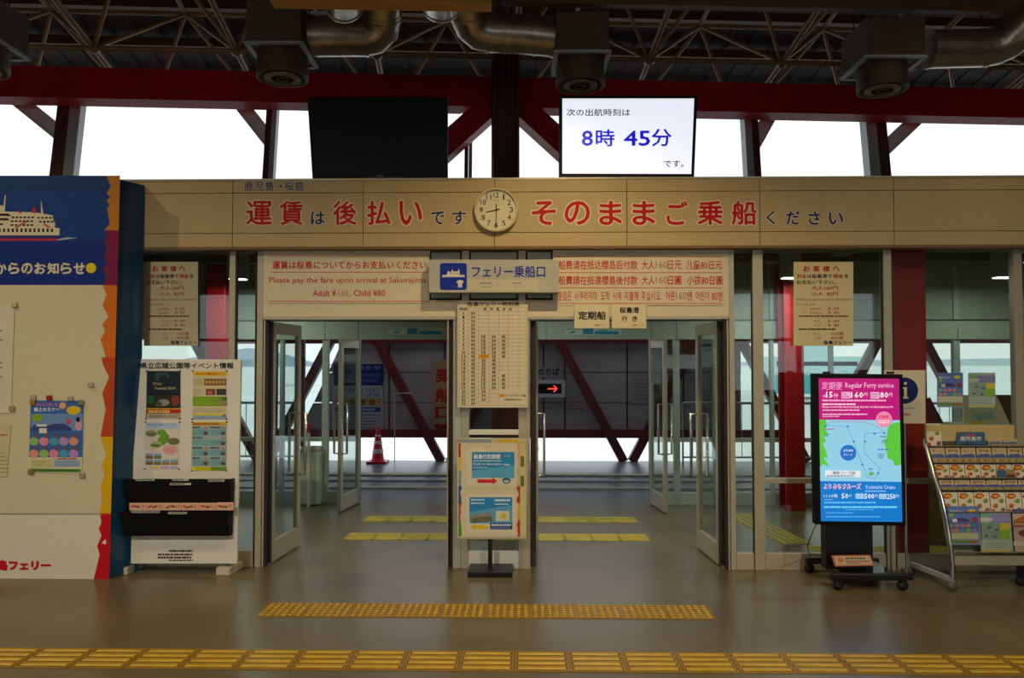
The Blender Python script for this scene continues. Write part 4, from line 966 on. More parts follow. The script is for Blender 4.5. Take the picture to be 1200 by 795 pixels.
# ================================================================== DIGITAL SIGNAGE STAND
a = G(981, 692); b_ = G(1059, 694); c_ = G(948, 673)
TY = -.42
ds = thing('digital_signage', 'portrait digital screen with ferry route map on a black wheeled stand', 'screen', (G(1010, 680).x, TY, 0))
pl = YP(TY)
board(pl, [(953, 438), (1058, 439), (1062, 617), (955.5, 615)], .07).build('casing', M['blackp'], ds, bevel=.004)
p = Print(pl, e=.62); S0 = [(959.3, 443.5), (1053.5, 444), (1057.5, 612), (962, 611)]
def sq(u0, v0, u1, v1, col, lv=1):
    p.poly([SM(u0, v0), SM(u1, v0), SM(u1, v1), SM(u0, v1)], col, lv)
def SM(u, v):
    a0 = Vector(S0[0]).lerp(Vector(S0[1]), u); b0 = Vector(S0[3]).lerp(Vector(S0[2]), u); r = a0.lerp(b0, v); return (r.x, r.y)
def st(s1, u0, v0, u1, v1, col, bold=0, lv=4, res=1):
    x0, y0 = SM(u0, v0); x1, y1 = SM(u1, v1); p.text(s1, x0, y0, x1, y1, col, bold, lv, res)
def sd(u0, v0, u1, v1, rows, col, fill=.5, lv=4):
    x0, y0 = SM(u0, v0); x1, y1 = SM(u1, v1); p.dashes(x0, y0, x1, y1, rows, col, lv, fill)
def se(u, v, ru, rv, col, lv=3): x, y = SM(u, v); p.ell(x, y, ru*95, rv*168, col, lv)
mg = '#b40a78'
sq(0, 0, 1, .29, mg); sq(0, .29, 1, .72, '#8cccec'); sq(0, .72, 1, 1, '#0a78d0')
st('定期便', .04, .025, .29, .08, '#f0a8d8', .0); st('Regular Ferry service', .33, .03, .93, .075, '#f0c8e8', 0)
st('約', .05, .115, .09, .135, '#f4d8ec'); st('15', .09, .095, .17, .135, '#ffffff', .008); st('分', .18, .105, .24, .135, '#f4d8ec', .01)
sq(.28, .095, .39, .14, '#e8b0d8', 3); sd(.29, .10, .38, .135, 2, mg); st('160', .40, .095, .55, .135, '#ffffff', .008); st('円', .56, .1, .60, .125, '#f4d8ec')
sq(.64, .095, .75, .14, '#e8b0d8', 3); sd(.65, .10, .74, .135, 2, mg); st('80', .76, .095, .86, .135, '#ffffff', .008); st('円', .87, .1, .91, .125, '#f4d8ec')
sd(.04, .148, .92, .16, 1, '#e4b0d4', .7); sd(.04, .175, .5, .187, 1, '#f0d8ec', .7); st('Please board the ferry and pay the fare at Sakurajima port.', .04, .192, .92, .208, '#f4dcf0', .01); sd(.04, .217, .5, .228, 1, '#e4b0d4', .7); sd(.04, .245, .6, .257, 1, '#e4b0d4', .7); sd(.04, .262, .25, .272, 1, '#e4b0d4', .7)
gr = '#58c43c'
def sp(pts, col, lv=2): p.poly([SM(u, v) for u, v in pts], col, lv)
sp([(0, .29), (.08, .29), (.09, .33), (.07, .36), (.10, .38), (.05, .41), (.08, .44), (.04, .46), (.07, .5), (.10, .56), (.04, .55), (.12, .62), (.04, .60), (0, .62)], gr)
sp([(.86, .32), (1, .30), (1, .60), (.92, .61), (.90, .57), (.84, .56), (.82, .50), (.80, .45), (.83, .40), (.84, .36)], gr)
def sline(pts, col, wd=.006, dash=False):
    for (u0, v0), (u1, v1) in zip(pts[:-1], pts[1:]):
        x0, y0 = SM(u0, v0); x1, y1 = SM(u1, v1); L = math.hypot(x1-x0, y1-y0); dx, dy = (x1-x0)/L, (y1-y0)/L; k = 0
        stp = 2.2 if dash else L
        while k < L-.1:
            e = min(k+(1.4 if dash else L), L); a1, b1, a2, b2 = x0+dx*k, y0+dy*k, x0+dx*e, y0+dy*e
            p.poly([(a1-dy*.35, b1+dx*.35), (a2-dy*.35, b2+dx*.35), (a2+dy*.35, b2-dx*.35), (a1+dy*.35, b1-dx*.35)], col, 4); k += stp
sline([(.07, .33), (.15, .305), (.35, .30), (.55, .305), (.70, .33), (.80, .37)], '#c01060', dash=True)
sline([(.09, .33), (.32, .335), (.36, .36), (.55, .64), (.58, .69), (.67, .70), (.72, .66), (.74, .63), (.55, .52), (.56, .385), (.80, .375)], '#3a88c0', dash=True)
for u, v in ((.07, .335), (.35, .335), (.42, .44), (.52, .60), (.68, .385), (.56, .44), (.71, .66), (.80, .38)): se(u, v, .012, .007, '#1868b8', 5)
se(.35, .52, .10, .055, '#1c70c8', 4); st('よりみち', .29, .495, .41, .513, '#e8f0f8', .02, 5); st('クルーズ', .29, .525, .40, .54, '#e8f0f8', .0, 5)
se(.80, .285, .10, .055, '#e888b4', 5); st('定期便', .73, .255, .86, .28, '#c01060', .02, 6); sd(.73, .29, .87, .315, 2, '#fff0f8', .4, 6)
sd(.05, .35, .18, .36, 1, '#c03060', .8); sd(.06, .385, .13, .41, 2, '#20602c', .6); sd(.75, .40, .85, .41, 1, '#5060a0', .8); sd(.77, .425, .83, .45, 2, '#20602c', .6); sd(.72, .49, .88, .50, 1, '#5068b0', .8); sd(.72, .52, .80, .56, 3, '#405878', .5)
sq(.06, .645, .50, .69, '#dfe8f0', 3); st('運航コース図', .15, .65, .43, .672, '#34486c', .01); sd(.08, .678, .45, .686, 1, '#607090', .8)
se(.63, .665, .03, .012, '#58a840', 4); st('神瀬', .59, .625, .64, .64, '#405878')
st('よりみちクルーズ', .04, .735, .50, .775, '#f4f4fa',   .03); st('よりみちクルーズ', .042, .737, .502, .777, '#c82858', .0, 5)
st('Yorimichi Cruise', .55, .745, .92, .77, '#c8e8f8', 0); sd(.55, .783, .8, .79, 1, '#a0d0f0', .8)
st('11:10発', .04, .81, .21, .835, '#d8ecf8', 0); sd(.05, .845, .15, .853, 1, '#a8d4f0'); st('50', .26, .805, .34, .84, '#ffffff', .008); st('分', .35, .81, .38, .83, '#d8ecf8')
sq(.43, .805, .53, .84, '#b0d8f4', 3); sd(.44, .81, .52, .835, 2, '#2880c8'); st('500', .54, .805, .66, .84, '#ffffff', .008); st('円', .67, .81, .70, .83, '#d8ecf8')
sq(.72, .805, .81, .84, '#b0d8f4', 3); sd(.73, .81, .80, .835, 2, '#2880c8'); st('250', .82, .805, .92, .84, '#ffffff', .008); st('円', .93, .81, .96, .83, '#d8ecf8')
sd(.04, .862, .95, .873, 1, '#60b8f0', .7); sd(.04, .893, .94, .905, 1, '#70d0f0', .7); sd(.3, .912, .8, .92, 1, '#58a8e8', .6); sd(.06, .935, .55, .945, 1, '#58a8e8', .6); sd(.06, .962, .8, .972, 1, '#58a8e8', .6)
p.build('lit_screen', ds)
pxbox(MB(), 968, 612, 1023, 668, TY+.05, TY+.16).build('column_box', M['blackm'], ds, bevel=.003)
q1 = G(1020, 690); fy = G(1020, 692).y; zr0 = .085
fx0, fx1 = P(974, 678, fy).x, P(1066, 680, fy).x; ry = G(985, 672).y; rx0, rx1 = P(944, 659, ry).x, P(1029, 659, ry).x
MB().box(fx0, fx1, fy-.025, fy+.025, .075, .125).build('foot_rail', M['blackm'], ds, bevel=.008)
MB().box(rx0, rx1, ry-.025, ry+.025, .075, .125).build('foot_rail', M['blackm'], ds, bevel=.008)
MB().hexa([(fx0+.12, fy, .10), (fx1-.08, fy, .10), (rx1-.05, ry, .10), (rx0+.15, ry, .10)][::-1], [(fx0+.12, fy, .112), (fx1-.08, fy, .112), (rx1-.05, ry, .112), (rx0+.15, ry, .112)][::-1]).build('base_plate', mat('gloss_black', '#0c0c10', .12), ds)
for cx, cy in ((fx0+.05, fy), (fx1-.05, fy), (rx0+.03, ry), (rx1-.04, ry)):
    cst = MB().lathe((cx, cy+.02, .038), [(.012, 0), (.038, .005), (.038, .03), (.012, .035)], 16, axis='y').build('caster', M['rubber'], ds)
    MB().box(cx-.022, cx+.022, cy-.02, cy+.02, .06, .08).build('caster_fork', M['blackm'], cst)
for x in (970, 1045): pxbox(MB(), x-3, 435.8, x+3, 438.5, TY+.0, TY+.05).build('bracket', M['blackm'], ds)
# small plaque leaning on the column box
pq = Plane(P(1000, 664, TY-.06), (0, -.8, .35))
t = signboard('small_plaque', 'small landscape notice in an orange frame at the foot of the digital screen', 'notice', pq, [(974, 651), (1020, 650.5), (1025, 663.5), (978.5, 664.5)], .006, M['orange'])
p = Print(pq); p.poly([(977, 652.3), (1018.5, 651.8), (1022.5, 662), (980, 663)], '#b8a480', 1); p.ell(985, 657, 3.2, 2.9, '#c86c20', 2); p.dashes(991, 653.5, 1017, 656, 1, '#4a3c34', 2, .7); p.dashes(991, 657, 1019, 659.5, 1, '#a04030', 2, .6); p.dashes(993, 660, 1015, 661.5, 1, '#6a5a4c', 2, .6); p.build('printed_face', t)
# red junction box, plug and cable
jb = G(932, 663); jb.y -= .1
t = thing('power_box', 'small red electrical box with white plug on the floor left of the screen stand', 'power box', (jb.x, jb.y, 0))
MB().box(jb.x-.03, jb.x+.045, jb.y-.0, jb.y+.05, .0, .075).build('box_body', mat('red_plastic', '#d8141c', .4), t, bevel=.006)
MB().box(jb.x+.045, jb.x+.08, jb.y+.01, jb.y+.04, .03, .065).build('plug', mat('white_plastic', '#d8d4cc', .4), t, bevel=.004)
tag(MB().tube([(jb.x+.08, jb.y+.02, .05), (jb.x+.10, jb.y-.01, .02), (jb.x+.09, jb.y, .1), P(946, 640, TY+.03), P(953, 622, TY+.03), P(958, 612, TY+.045)], .004, 6).build('power_cable', M['blackm']), 'black power cable from the screen down to the red box', 'cable')
# info sign on slim pole behind the screen
IY = TY+.17
pi = YP(IY); t = thing('information_sign', 'cream information sign with a white i in a dark blue disc behind the screen', 'sign', (P(1062, 680, IY).x, IY, 0))
board(pi, R4(1036, 434, 1084.5, 496.5), .006).build('board', M['cream'], t)
p = Print(pi); p.ell(1060, 458, 16, 15.5, '#16285c', 1, 32); p.ell(1061, 449.5, 1.8, 1.8, '#d8d0b4', 2, 12); p.poly([(1058, 454), (1062.8, 454), (1062.8, 465), (1064.5, 466), (1064.5, 467.5), (1057.8, 467.5), (1057.8, 466), (1059.3, 465), (1059.3, 456), (1058, 455.5)], '#d8d0b4', 2)
p.text('information', 1050, 477, 1072, 479.5, '#5a5648', 0, 2); p.rect(1054, 485, 1067, 486.2, '#b83828', 2); p.rect(1054, 487.5, 1066, 487.9, '#b83828', 2); p.build('printed_face', t)
zf = 0
x_ = P(1063.5, 640, IY).x
MB().tube([(x_, IY+.02, .02), (x_, IY+.02, P(1063, 500, IY).z+.2)], .010, 10).build('pole', M['chrome'], t)
MB().lathe((x_, IY+.02, 0), [(.05, 0), (.05, .008), (.02, .02)], 24).build('base_plate', M['blackm'], t)

# ================================================================== BROCHURE RACK
rk = thing('brochure_rack', 'silver wheeled brochure rack with curved side tube at the right edge', 'rack', (P(1180, 670, -.45).x, -.40, 0))
RYt, RYb = -.22, -.50
Ptop = P(1150, 515, RYt); Pbot = P(1150, 650, RYb)
nr = (Ptop-Pbot).cross(Vector((1, 0, 0))).normalized(); nr = nr if nr.y < 0 else -nr
rp = Plane(Pbot, nr)
XE = 1345
def curve_tube(x_off_px):
    pts = []
    for (x, y, Y) in ((1084, 516, -.20), (1089, 535, -.27), (1096, 560, -.36), (1104, 588, -.45), (1110, 615, -.50), (1114, 640, -.53), (1116, 662, -.54), (1116, 680, -.54)):
        q = P(x+0, y, Y); pts.append(q)
    return pts
ct = curve_tube(0)
MB().tube([Vector((q.x, q.y, max(q.z, .06))) for q in ct], .018, 10).build('side_tube', M['chrome'], rk)
dx = 1.62
MB().tube([Vector((q.x+dx-.05*(1-k/7), q.y, max(q.z, .06))) for k, q in enumerate(ct)], .018, 10).build('side_tube', M['chrome'], rk)
bxl, bxr = ct[-1].x, ct[-1].x+dx
MB().hexa([rp.m(1092, 524, -.03), rp.m(XE, 524, -.03), rp.m(XE, 650, -.03), rp.m(1116, 650, -.03)][::-1], [v-Vector((0, -.02, 0)) for v in (rp.m(1092, 524, -.03), rp.m(XE, 524, -.03), rp.m(XE, 650, -.03), rp.m(1116, 650, -.03))][::-1]).build('back_panel', mat('rack_back', '#a39a84', .5), rk)
pxbox(MB(), 1116.5, 651, XE, 663.5, -.53, -.50).build('lower_panel', M['alu'], rk, bevel=.003)
pxbox(MB(), 1085, 498.5, 1189, 517, -.20, -.17).build('header_board', mat('rack_header', '#c8b070', .5), rk, bevel=.003)
MB().tube([P(1088, 518, -.21), P(1189, 518, -.21)], .008, 8).build('top_rail', M['chrome'], rk)
for xx in (bxl, bxr):
    MB().beam((xx, -.55, .075), (xx-.10, -.12, .085), .03, .035).build('foot_bar', M['grey'], rk)
    for (cx, cy) in ((xx-.01, -.555), (xx-.10, -.12)):
        MB().lathe((cx, cy+.02, .034), [(.012, 0), (.034, .005), (.034, .03), (.012, .035)], 16, axis='y').build('caster', mat('grey_wheel', '#5a564e', .5), rk)
mcx = P(1196, 670, -.42).x; MB().lathe((mcx, -.40, .036), [(.012, 0), (.036, .005), (.036, .03), (.012, .035)], 16, axis='y').build('caster', M['rubber'], rk)
MB().box(mcx-.02, mcx+.02, -.44, -.40, .06, .2).build('caster_fork', M['blackm'], rk)
# shelves (clear lips)
rowsR = [(524, 0.000), (543.5, .012), (562, .024), (576, .036), (602, .048), (649, .060)]
for y, o_ in rowsR:
    xl_ = 1088+(y-520)*.22
    MB().hexa([rp.m(xl_, y-.6, o_-.03), rp.m(XE, y-.6, o_-.03), rp.m(XE, y-.6, o_+.03), rp.m(xl_, y-.6, o_+.03)], [rp.m(xl_, y+.6, o_-.03), rp.m(XE, y+.6, o_-.03), rp.m(XE, y+.6, o_+.03), rp.m(xl_, y+.6, o_+.03)]).build('shelf', mat('rack_shelf', '#6c6454', .5), rk)
def fruit(p, x, y, s1, seed):
    rn = random.Random(seed)
    p.poly([(x, y+s1*.7), (x+s1*.6, y-s1*.2), (x+s1*1.9, y-s1*.2), (x+s1*2.6, y+s1*.5), (x+s1*1.6, y+s1*1.2), (x+s1*.6, y+s1*1.2)], '#a82018', 3)
    p.ell(x+s1*1.3, y+s1*.5, s1*.85, s1*.42, '#dca020', 4, 10)
def leaflet(kind, x0, y0, x1, y1, off, lab, group, seed=0, lean=1.0):
    pq = Plane(rp.m(1150, 600, off), rp.n)
    l = (y1-y0)*.08*lean
    base = {'bird': '#d8cfb4', 'coast': '#c4b488', 'sem': '#8c98b8', 'map': '#a4b4a4', 'food': '#c0a890', 'blue': '#3c6480', 'photo': '#6a7484'}[kind]
    t = signboard('leaflet', lab, 'leaflet', pq, [(x0, y0), (x1, y0), (x1+l, y1), (x0+l, y1)], .008, ink(base))
    p = Print(pq); W, H = x1-x0, y1-y0; X = lambda u, v=0.: x0+u*W+l*v; Y = lambda v: y0+v*H
    if kind == 'bird':
        s1 = W*.25
        fruit(p, X(.05), Y(.10), min(s1, H*.26), seed)
        for (u, v, c1) in ((.72, .42, '#6c8c24'), (.3, .66, '#b04c20'), (.78, .86, '#7a3c64'), (.1, .92, '#a83018')):
            if v < .95: p.ell(X(u, v), Y(v), W*.16, min(W*.16, H*.13), c1, 3, 9); p.ell(X(u-.05, v), Y(v-.04), W*.05, W*.04, '#dca830', 4, 7)
        p.dashes(X(.5), Y(.35), X(.55), Y(.9), 8, '#9a8c70', 2, .4)
    elif kind == 'coast':
        p.text('鹿児島' if seed % 2 else 'まっぷ', X(.14), Y(.10), X(.86), Y(.3), '#a8603c', .02, 3, 1)
        p.poly([(X(0), Y(.5)), (X(.3), Y(.4)), (X(.5), Y(.42)), (X(.75), Y(.38)), (X(1), Y(.5)), (X(1), Y(.65)), (X(0), Y(.65))], '#4c5c94', 2)
        p.rect(X(0), Y(.65), X(1), Y(1), '#a08c5c', 2)
        for k in range(4): p.ell(X(.15+k*.23), Y(.82), W*.07, H*.08, ['#6c6434', '#c0a470', '#7c5c34', '#8c9460'][k], 3, 8)
    elif kind == 'sem':
        p.rect(X(0), Y(0), X(1), Y(.66), '#5c78b0', 1); p.text('船上セミナー', X(.06), Y(.10), X(.5), Y(.17), '#e4e4ec', .03, 3, 1); p.ell(X(.77), Y(.13), W*.13, H*.05, '#d8b820', 3); p.ell(X(.12), Y(.23), W*.08, H*.045, '#8cac30', 3)
        p.poly([(X(.05), Y(.38)), (X(.2), Y(.33)), (X(.5), Y(.30)), (X(.7), Y(.36)), (X(.7), Y(.4)), (X(.05), Y(.4))], '#443c70', 3); p.rect(X(.15), Y(.33), X(.3), Y(.41), '#d8d4cc', 4); p.ell(X(.87), Y(.35), W*.1, H*.07, '#8c3c50', 3)
        for r in range(2):
            for k in range(5): p.ell(X(.1+k*.19), Y(.5+r*.12), W*.085, H*.045, cs[(k+r*2) % 5], 3, 12)
        p.rect(X(.02), Y(.69), X(.98), Y(.85), '#c8c8a4', 2); p.rect(X(.03), Y(.88), X(.97), Y(.95), '#64943c', 2); p.rect(X(.7), Y(.89), X(.95), Y(.95), '#b85c28', 3)
    elif kind == 'map':
        p.rect(X(.3), Y(.08), X(1), Y(.28), '#8884b4', 1); p.rect(X(.02), Y(.05), X(.3), Y(.16), '#7cac84', 1); p.rect(X(0), Y(.17), X(.4), Y(.24), '#c8c4bc', 3)
        p.poly([(X(.02), Y(.3)), (X(.7), Y(.3)), (X(.9), Y(.5)), (X(.8), Y(.66)), (X(.1), Y(.68))], '#8aa890', 2); p.rect(X(.66), Y(.30), X(.98), Y(.46), '#d8c84c', 3); p.rect(X(.66), Y(.46), X(.98), Y(.68), '#8cb83c', 3)
        for u, v in ((.2, .6), (.55, .45), (.3, .4), (.5, .62)): p.ell(X(u), Y(v), W*.07, H*.03, '#5c608c', 3, 10)
        p.rect(X(.02), Y(.72), X(.98), Y(.92), '#b4c0b8', 2); p.dashes(X(.05), Y(.75), X(.9), Y(.9), 3, '#7c948c', 3, .4); p.rect(X(.02), Y(.93), X(.98), Y(.98), '#c4bc5c', 2)
    elif kind == 'food':
        p.rect(X(0), Y(0), X(1), Y(.1), '#484c78', 2); p.poly([(X(.05), Y(.25)), (X(.4), Y(.14)), (X(1), Y(.16)), (X(1), Y(.32)), (X(.05), Y(.32))], '#a85c34', 2); p.dashes(X(.05), Y(.36), X(1), Y(.42), 1, '#a04050', 3, .8); p.ell(X(.6), Y(.55), W*.4, H*.1, '#7c4438', 2); p.rect(X(.05), Y(.74), X(1), Y(.84), '#ccc4b8', 2)
    elif kind == 'blue':
        p.rect(X(0), Y(0), X(1), Y(1), '#38607c', 1); p.text('鹿児島市', X(.12), Y(.3), X(.88), Y(.62), '#c8ccc0', .03, 3, 1); p.rect(X(.33), Y(.14), X(.66), Y(.26), '#b04458', 2); p.rect(X(0), Y(0), X(.2), Y(.06), '#b03828', 2); p.poly([(X(0), Y(.9)), (X(.4), Y(.72)), (X(.7), Y(.85)), (X(1), Y(.8)), (X(1), Y(1)), (X(0), Y(1))], '#244458', 2)
    elif kind == 'photo':
        p.rect(X(0), Y(.1), X(.45), Y(1), '#34607c', 2); p.rect(X(.5), Y(0), X(1), Y(.5), '#a07c54', 2); p.rect(X(.5), Y(.5), X(1), Y(1), '#5c3c34', 2)
    p.build('printed_face', t); return t
OR = ['leftmost', 'second', 'third', 'fourth', 'fifth', 'sixth', 'seventh', 'eighth']
leaflet('bird', 1084.5, 496.5, 1102, 523.5, .0, 'white leaflet with orange fruit drawings standing at the rack top left corner', 'leaflets in the rack')
leaflet('blue', 1121, 506.5, 1154, 523.5, .0, 'dark blue landscape leaflet with white city lettering in the top row of the rack', 'leaflets in the rack')
leaflet('coast', 1158, 514.5, 1174.5, 523.5, .0, 'small blue and white leaflet right of the dark blue one, top row', 'leaflets in the rack')
leaflet('coast', 1176, 514.5, 1192, 523.5, .0, 'small blue and white leaflet at the right end of the top row', 'leaflets in the rack')
for k in range(8):
    x0 = 1090+k*18.1; leaflet('coast', x0, 525, x0+16.8, 543, .012, 'cream and blue map leaflet, %s from the left in the second row of the rack' % OR[k], 'leaflets in the rack', k)
for k in range(8):
    x0 = 1094+k*18.4; leaflet('bird', x0, 544.5, x0+17.6, 561.5, .024, 'white leaflet with orange fruit drawings, %s from the left in the third row' % OR[k], 'leaflets in the rack', k)
leaflet('photo', 1169, 551, 1189, 561.5, .045, 'small dark photo card in front of the white leaflets of the third row', 'leaflets in the rack')
for k in range(7):
    x0 = 1100+k*18.6; leaflet('coast', x0, 562.8, x0+17.6, 575.5, .036, 'cream and blue map leaflet, %s from the left in the fourth row of the rack' % OR[k], 'leaflets in the rack', k+1)
for k in range(7):
    x0 = 1104+k*18.6; leaflet('bird', x0, 577, x0+17.8, 601.5, .048, 'white leaflet with orange fruit drawings, %s from the left in the fifth row' % OR[k], 'leaflets in the rack', k)
leaflet('sem', 1110.5, 593.5, 1147, 639, .068, 'large blue seminar leaflet at the left of the bottom row', 'leaflets in the rack')
leaflet('map', 1148.5, 599, 1184, 648, .064, 'large green and lilac map leaflet, second in the bottom row', 'leaflets in the rack')
leaflet('food', 1186, 597, 1222, 648, .064, 'large brown photo leaflet, third in the bottom row', 'leaflets in the rack')
for x0, x1 in ((1112, 1149), (1150.5, 1186.5), (1188, 1225)):
    pq = Plane(rp.m(1150, 600, .078), rp.n)
    board(pq, [(x0, 612), (x1, 612), (x1+3, 649), (x0+3, 649)], .004).build('clear_pocket', M['acry'], rk)
# posters taped to the window above the rack
for x0, x1, y0, y1, kk, lab in ((1098.5, 1128.5, 437, 477.5, 'sem', 'small blue seminar poster on the glass above the rack, left one'), (1135, 1166.5, 437, 478, 'map', 'small green map poster on the glass above the rack, right one')):
    sv = rp; rp = Plane((0, -.006, 0), (0, -1, 0)); leaflet(kk, x0, y0, x1, y1, 0.0, lab, None, 0, 0); rp = sv
# counter behind the glass
CY = 1.0
t = thing('information_counter', 'cream counter with tilted map panel behind the glass at the right', 'counter', (P(1150, 500, CY).x, CY, 0))
pc = Plane(P(1150, 500, CY), (0, -.6, .8))
pxbox(MB(), 1085, 499, 1188, 640, CY, CY+.5).build('counter_body', mat('counter_side', '#a08c5c', .6), t)
board(Plane(P(1150, 498, CY), (0, -.75, .66)), [(1128, 463), (1168, 464), (1184, 498), (1129, 498)], .02).build('map_panel', M['cream'], t)
p = Print(Plane(P(1150, 498, CY), (0, -.75, .66))); p.poly([(1140, 484), (1163, 483), (1168, 492), (1143, 493)], '#a0c0b4', 2); p.poly([(1138, 494), (1150, 494), (1152, 498), (1138, 498)], '#d8c828', 2); p.dashes(1133, 475, 1150, 495, 8, '#8ca0a0', 2, .15); p.build('printed_map', t)
board(YP(CY+.35), [(1167, 463), (1186, 463), (1186, 500), (1183, 500)], .02).build('wood_side', mat('wood_brown', '#6a4830', .5, var=.2), t)
board(YP(CY+.3), [(1086, 468), (1090, 466), (1108, 500), (1086, 500)], .02).build('maroon_side', mat('maroon_cloth', '#5c1828', .7), t)

# ================================================================== TACTILE PAVING
def tile_mesh(kind, m0, m1, S=.3):
    mb = MB(); mb.box(-S/2+.0006, S/2-.0006, -S/2+.0006, S/2-.0006, .0005, .004, m0); dirt_shade = mat('dirt_and_shade', '#4a3210', .8)  # dark rims at bar and dot feet: dirt and painted contact shade
    if kind == 'bar':
        for k in range(4):
            y = (k-1.5)*.072; l = .133; hw = .017
            mb.add([(-l-.006, y-hw-.007, .0043), (l+.006, y-hw-.007, .0043), (l+.006, y+hw+.004, .0043), (-l-.006, y+hw+.004, .0043)], [(0, 1, 2, 3)], dirt_shade)
            mb.hexa([(-l, y-hw, .004), (l, y-hw, .004), (l, y+hw, .004), (-l, y+hw, .004)][::-1], [(-l+.01, y-hw*.6, .0095), (l-.01, y-hw*.6, .0095), (l-.01, y+hw*.6, .0095), (-l+.01, y+hw*.6, .0095)][::-1], m1)
    else:
        for a in range(6):
            for b in range(6):
                x = (a-2.5)*.048; y = (b-2.5)*.048; n = 8
                mb.add([(x+.021*math.cos(2*math.pi*k/n), y-.003+.021*math.sin(2*math.pi*k/n), .0043) for k in range(n)], [tuple(range(n))], dirt_shade)
                mb.add([(x+.017*math.cos(2*math.pi*k/n), y+.017*math.sin(2*math.pi*k/n), .004) for k in range(n)]+[(x+.010*math.cos(2*math.pi*k/n), y+.010*math.sin(2*math.pi*k/n), .009) for k in range(n)],
                       [(k, (k+1) % n, (k+1) % n+n, k+n) for k in range(n)]+[tuple(range(n, 2*n))], m1)
    me = mb.mesh('tactile_tile', None); return me
def strip(lab, me, a, ang, n, S=.3, grp=None):
    r = thing('tactile_strip', lab, 'tactile paving', (a.x, a.y, 0), grp, ang)
    for k in range(n):
        o = bpy.data.objects.new('tactile_tile', me); COL.objects.link(o); o.parent = r; o.location = ((k+.5)*S, 0, 0)
        o.rotation_euler = (0, 0, random.uniform(-.002, .002))
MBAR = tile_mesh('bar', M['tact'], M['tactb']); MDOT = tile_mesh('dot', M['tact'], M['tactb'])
ymid = (G(600, 764).y+G(600, 788).y)/2
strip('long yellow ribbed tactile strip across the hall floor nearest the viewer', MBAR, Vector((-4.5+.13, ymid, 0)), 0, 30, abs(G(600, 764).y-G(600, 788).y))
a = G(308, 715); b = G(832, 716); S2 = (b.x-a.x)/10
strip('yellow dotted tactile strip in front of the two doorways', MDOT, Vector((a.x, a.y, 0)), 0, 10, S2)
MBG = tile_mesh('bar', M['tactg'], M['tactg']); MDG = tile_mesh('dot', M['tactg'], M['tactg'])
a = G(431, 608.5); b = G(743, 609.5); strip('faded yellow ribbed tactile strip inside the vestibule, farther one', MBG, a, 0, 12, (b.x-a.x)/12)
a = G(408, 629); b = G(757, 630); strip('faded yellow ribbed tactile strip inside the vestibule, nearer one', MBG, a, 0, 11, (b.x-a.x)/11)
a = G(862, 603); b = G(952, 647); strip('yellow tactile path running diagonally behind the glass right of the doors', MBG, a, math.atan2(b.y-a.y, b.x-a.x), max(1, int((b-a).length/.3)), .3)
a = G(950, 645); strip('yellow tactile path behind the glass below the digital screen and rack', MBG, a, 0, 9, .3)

# ================================================================== OUTSIDE
XP = YX
def xb(x0, y0, x1, y1, Yf, Yb, name, m, par, bev=0): return pxbox(MB(), x0, y0, x1, y1, Yf, Yb).build(name, m, par, bevel=bev)
sh = thing('walkway_screen_wall', 'grey panel screen wall with dark red steel framing beyond the doors', 'screen wall', (P(640, 520, XP).x, XP+.2, 0))
# panel sheets with joints
cols = [(392, 455), (457, 520), (522, 585), (587, 636), (638, 661), (663, 734), (736, 800), (802, 868)]
for x0, x1 in cols:
    for y0, y1 in ((398, 436), (437.2, 471.5), (472.7, 508)):
        if x0 < 400 :
            q = {398: [(402, 398), (455, 398), (455, 436), (385, 436)], 437.2: [(384, 437.2), (455, 437.2), (455, 471.5), (368, 471.5)], 472.7: [(367, 472.7), (455, 472.7), (455, 508), (349, 508)]}[y0]
            board(YP(XP+.06), q, .03).build('screen_panel', M['xpanel'], sh)
        else: xb(x0, y0, x1, y1, XP+.06, XP+.09, 'screen_panel', M['xpanel'], sh)
xb(404, 396, 868, 508, XP+.092, XP+.11, 'backing_sheet', M['brown'], sh)
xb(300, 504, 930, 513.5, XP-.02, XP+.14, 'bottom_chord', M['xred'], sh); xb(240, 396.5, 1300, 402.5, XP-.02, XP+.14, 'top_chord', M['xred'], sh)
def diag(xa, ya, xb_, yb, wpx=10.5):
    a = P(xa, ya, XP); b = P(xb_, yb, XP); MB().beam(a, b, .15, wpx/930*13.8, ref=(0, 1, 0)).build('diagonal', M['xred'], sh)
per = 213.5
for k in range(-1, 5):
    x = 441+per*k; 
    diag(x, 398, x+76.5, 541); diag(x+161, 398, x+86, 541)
# posters and signs on it
ps2 = YP(XP+.05)
def xsign(name, lab, quad, base, fn):
    t = signboard(name, lab, 'sign', ps2, quad, .008, ink(base)); p = Print(ps2); fn(p); p.build('printed_face', t)
def g1(p):
    p.rect(391, 427, 449, 452, '#1c2868', 1); p.text('のお知らせ', 396, 428.5, 447, 433.5, '#8890b4', .02, 2); p.dashes(398, 437, 447, 449, 2, '#3c4c88', 2, .7); p.text('月  9日まで', 421, 454.5, 445, 459.5, '#3a3c60', .01, 2); p.text('9:00～17:00', 408, 461, 445, 465.5, '#3a3c60', .01, 2)
    p.rect(392, 467, 447, 476, '#a08450', 2); p.ell(425, 471.5, 4, 3.5, '#6c4438', 3, 12); p.ell(436, 471.5, 4, 3.5, '#7c5440', 3, 12); p.ell(413, 471.5, 4, 3.5, '#6c4438', 3, 12)
    p.rect(393, 477.5, 446, 483, '#1c3c84', 2); p.dashes(395, 478.5, 444, 482, 1, '#8890b4', 3, .8); p.dashes(393, 485, 446, 503, 5, '#54566c', 2, .35)
xsign('event_banner', 'blue and white event panel on the screen wall behind the left inner door', [(389, 426), (449, 426), (449, 505), (389, 505)], '#989ca8', g1)
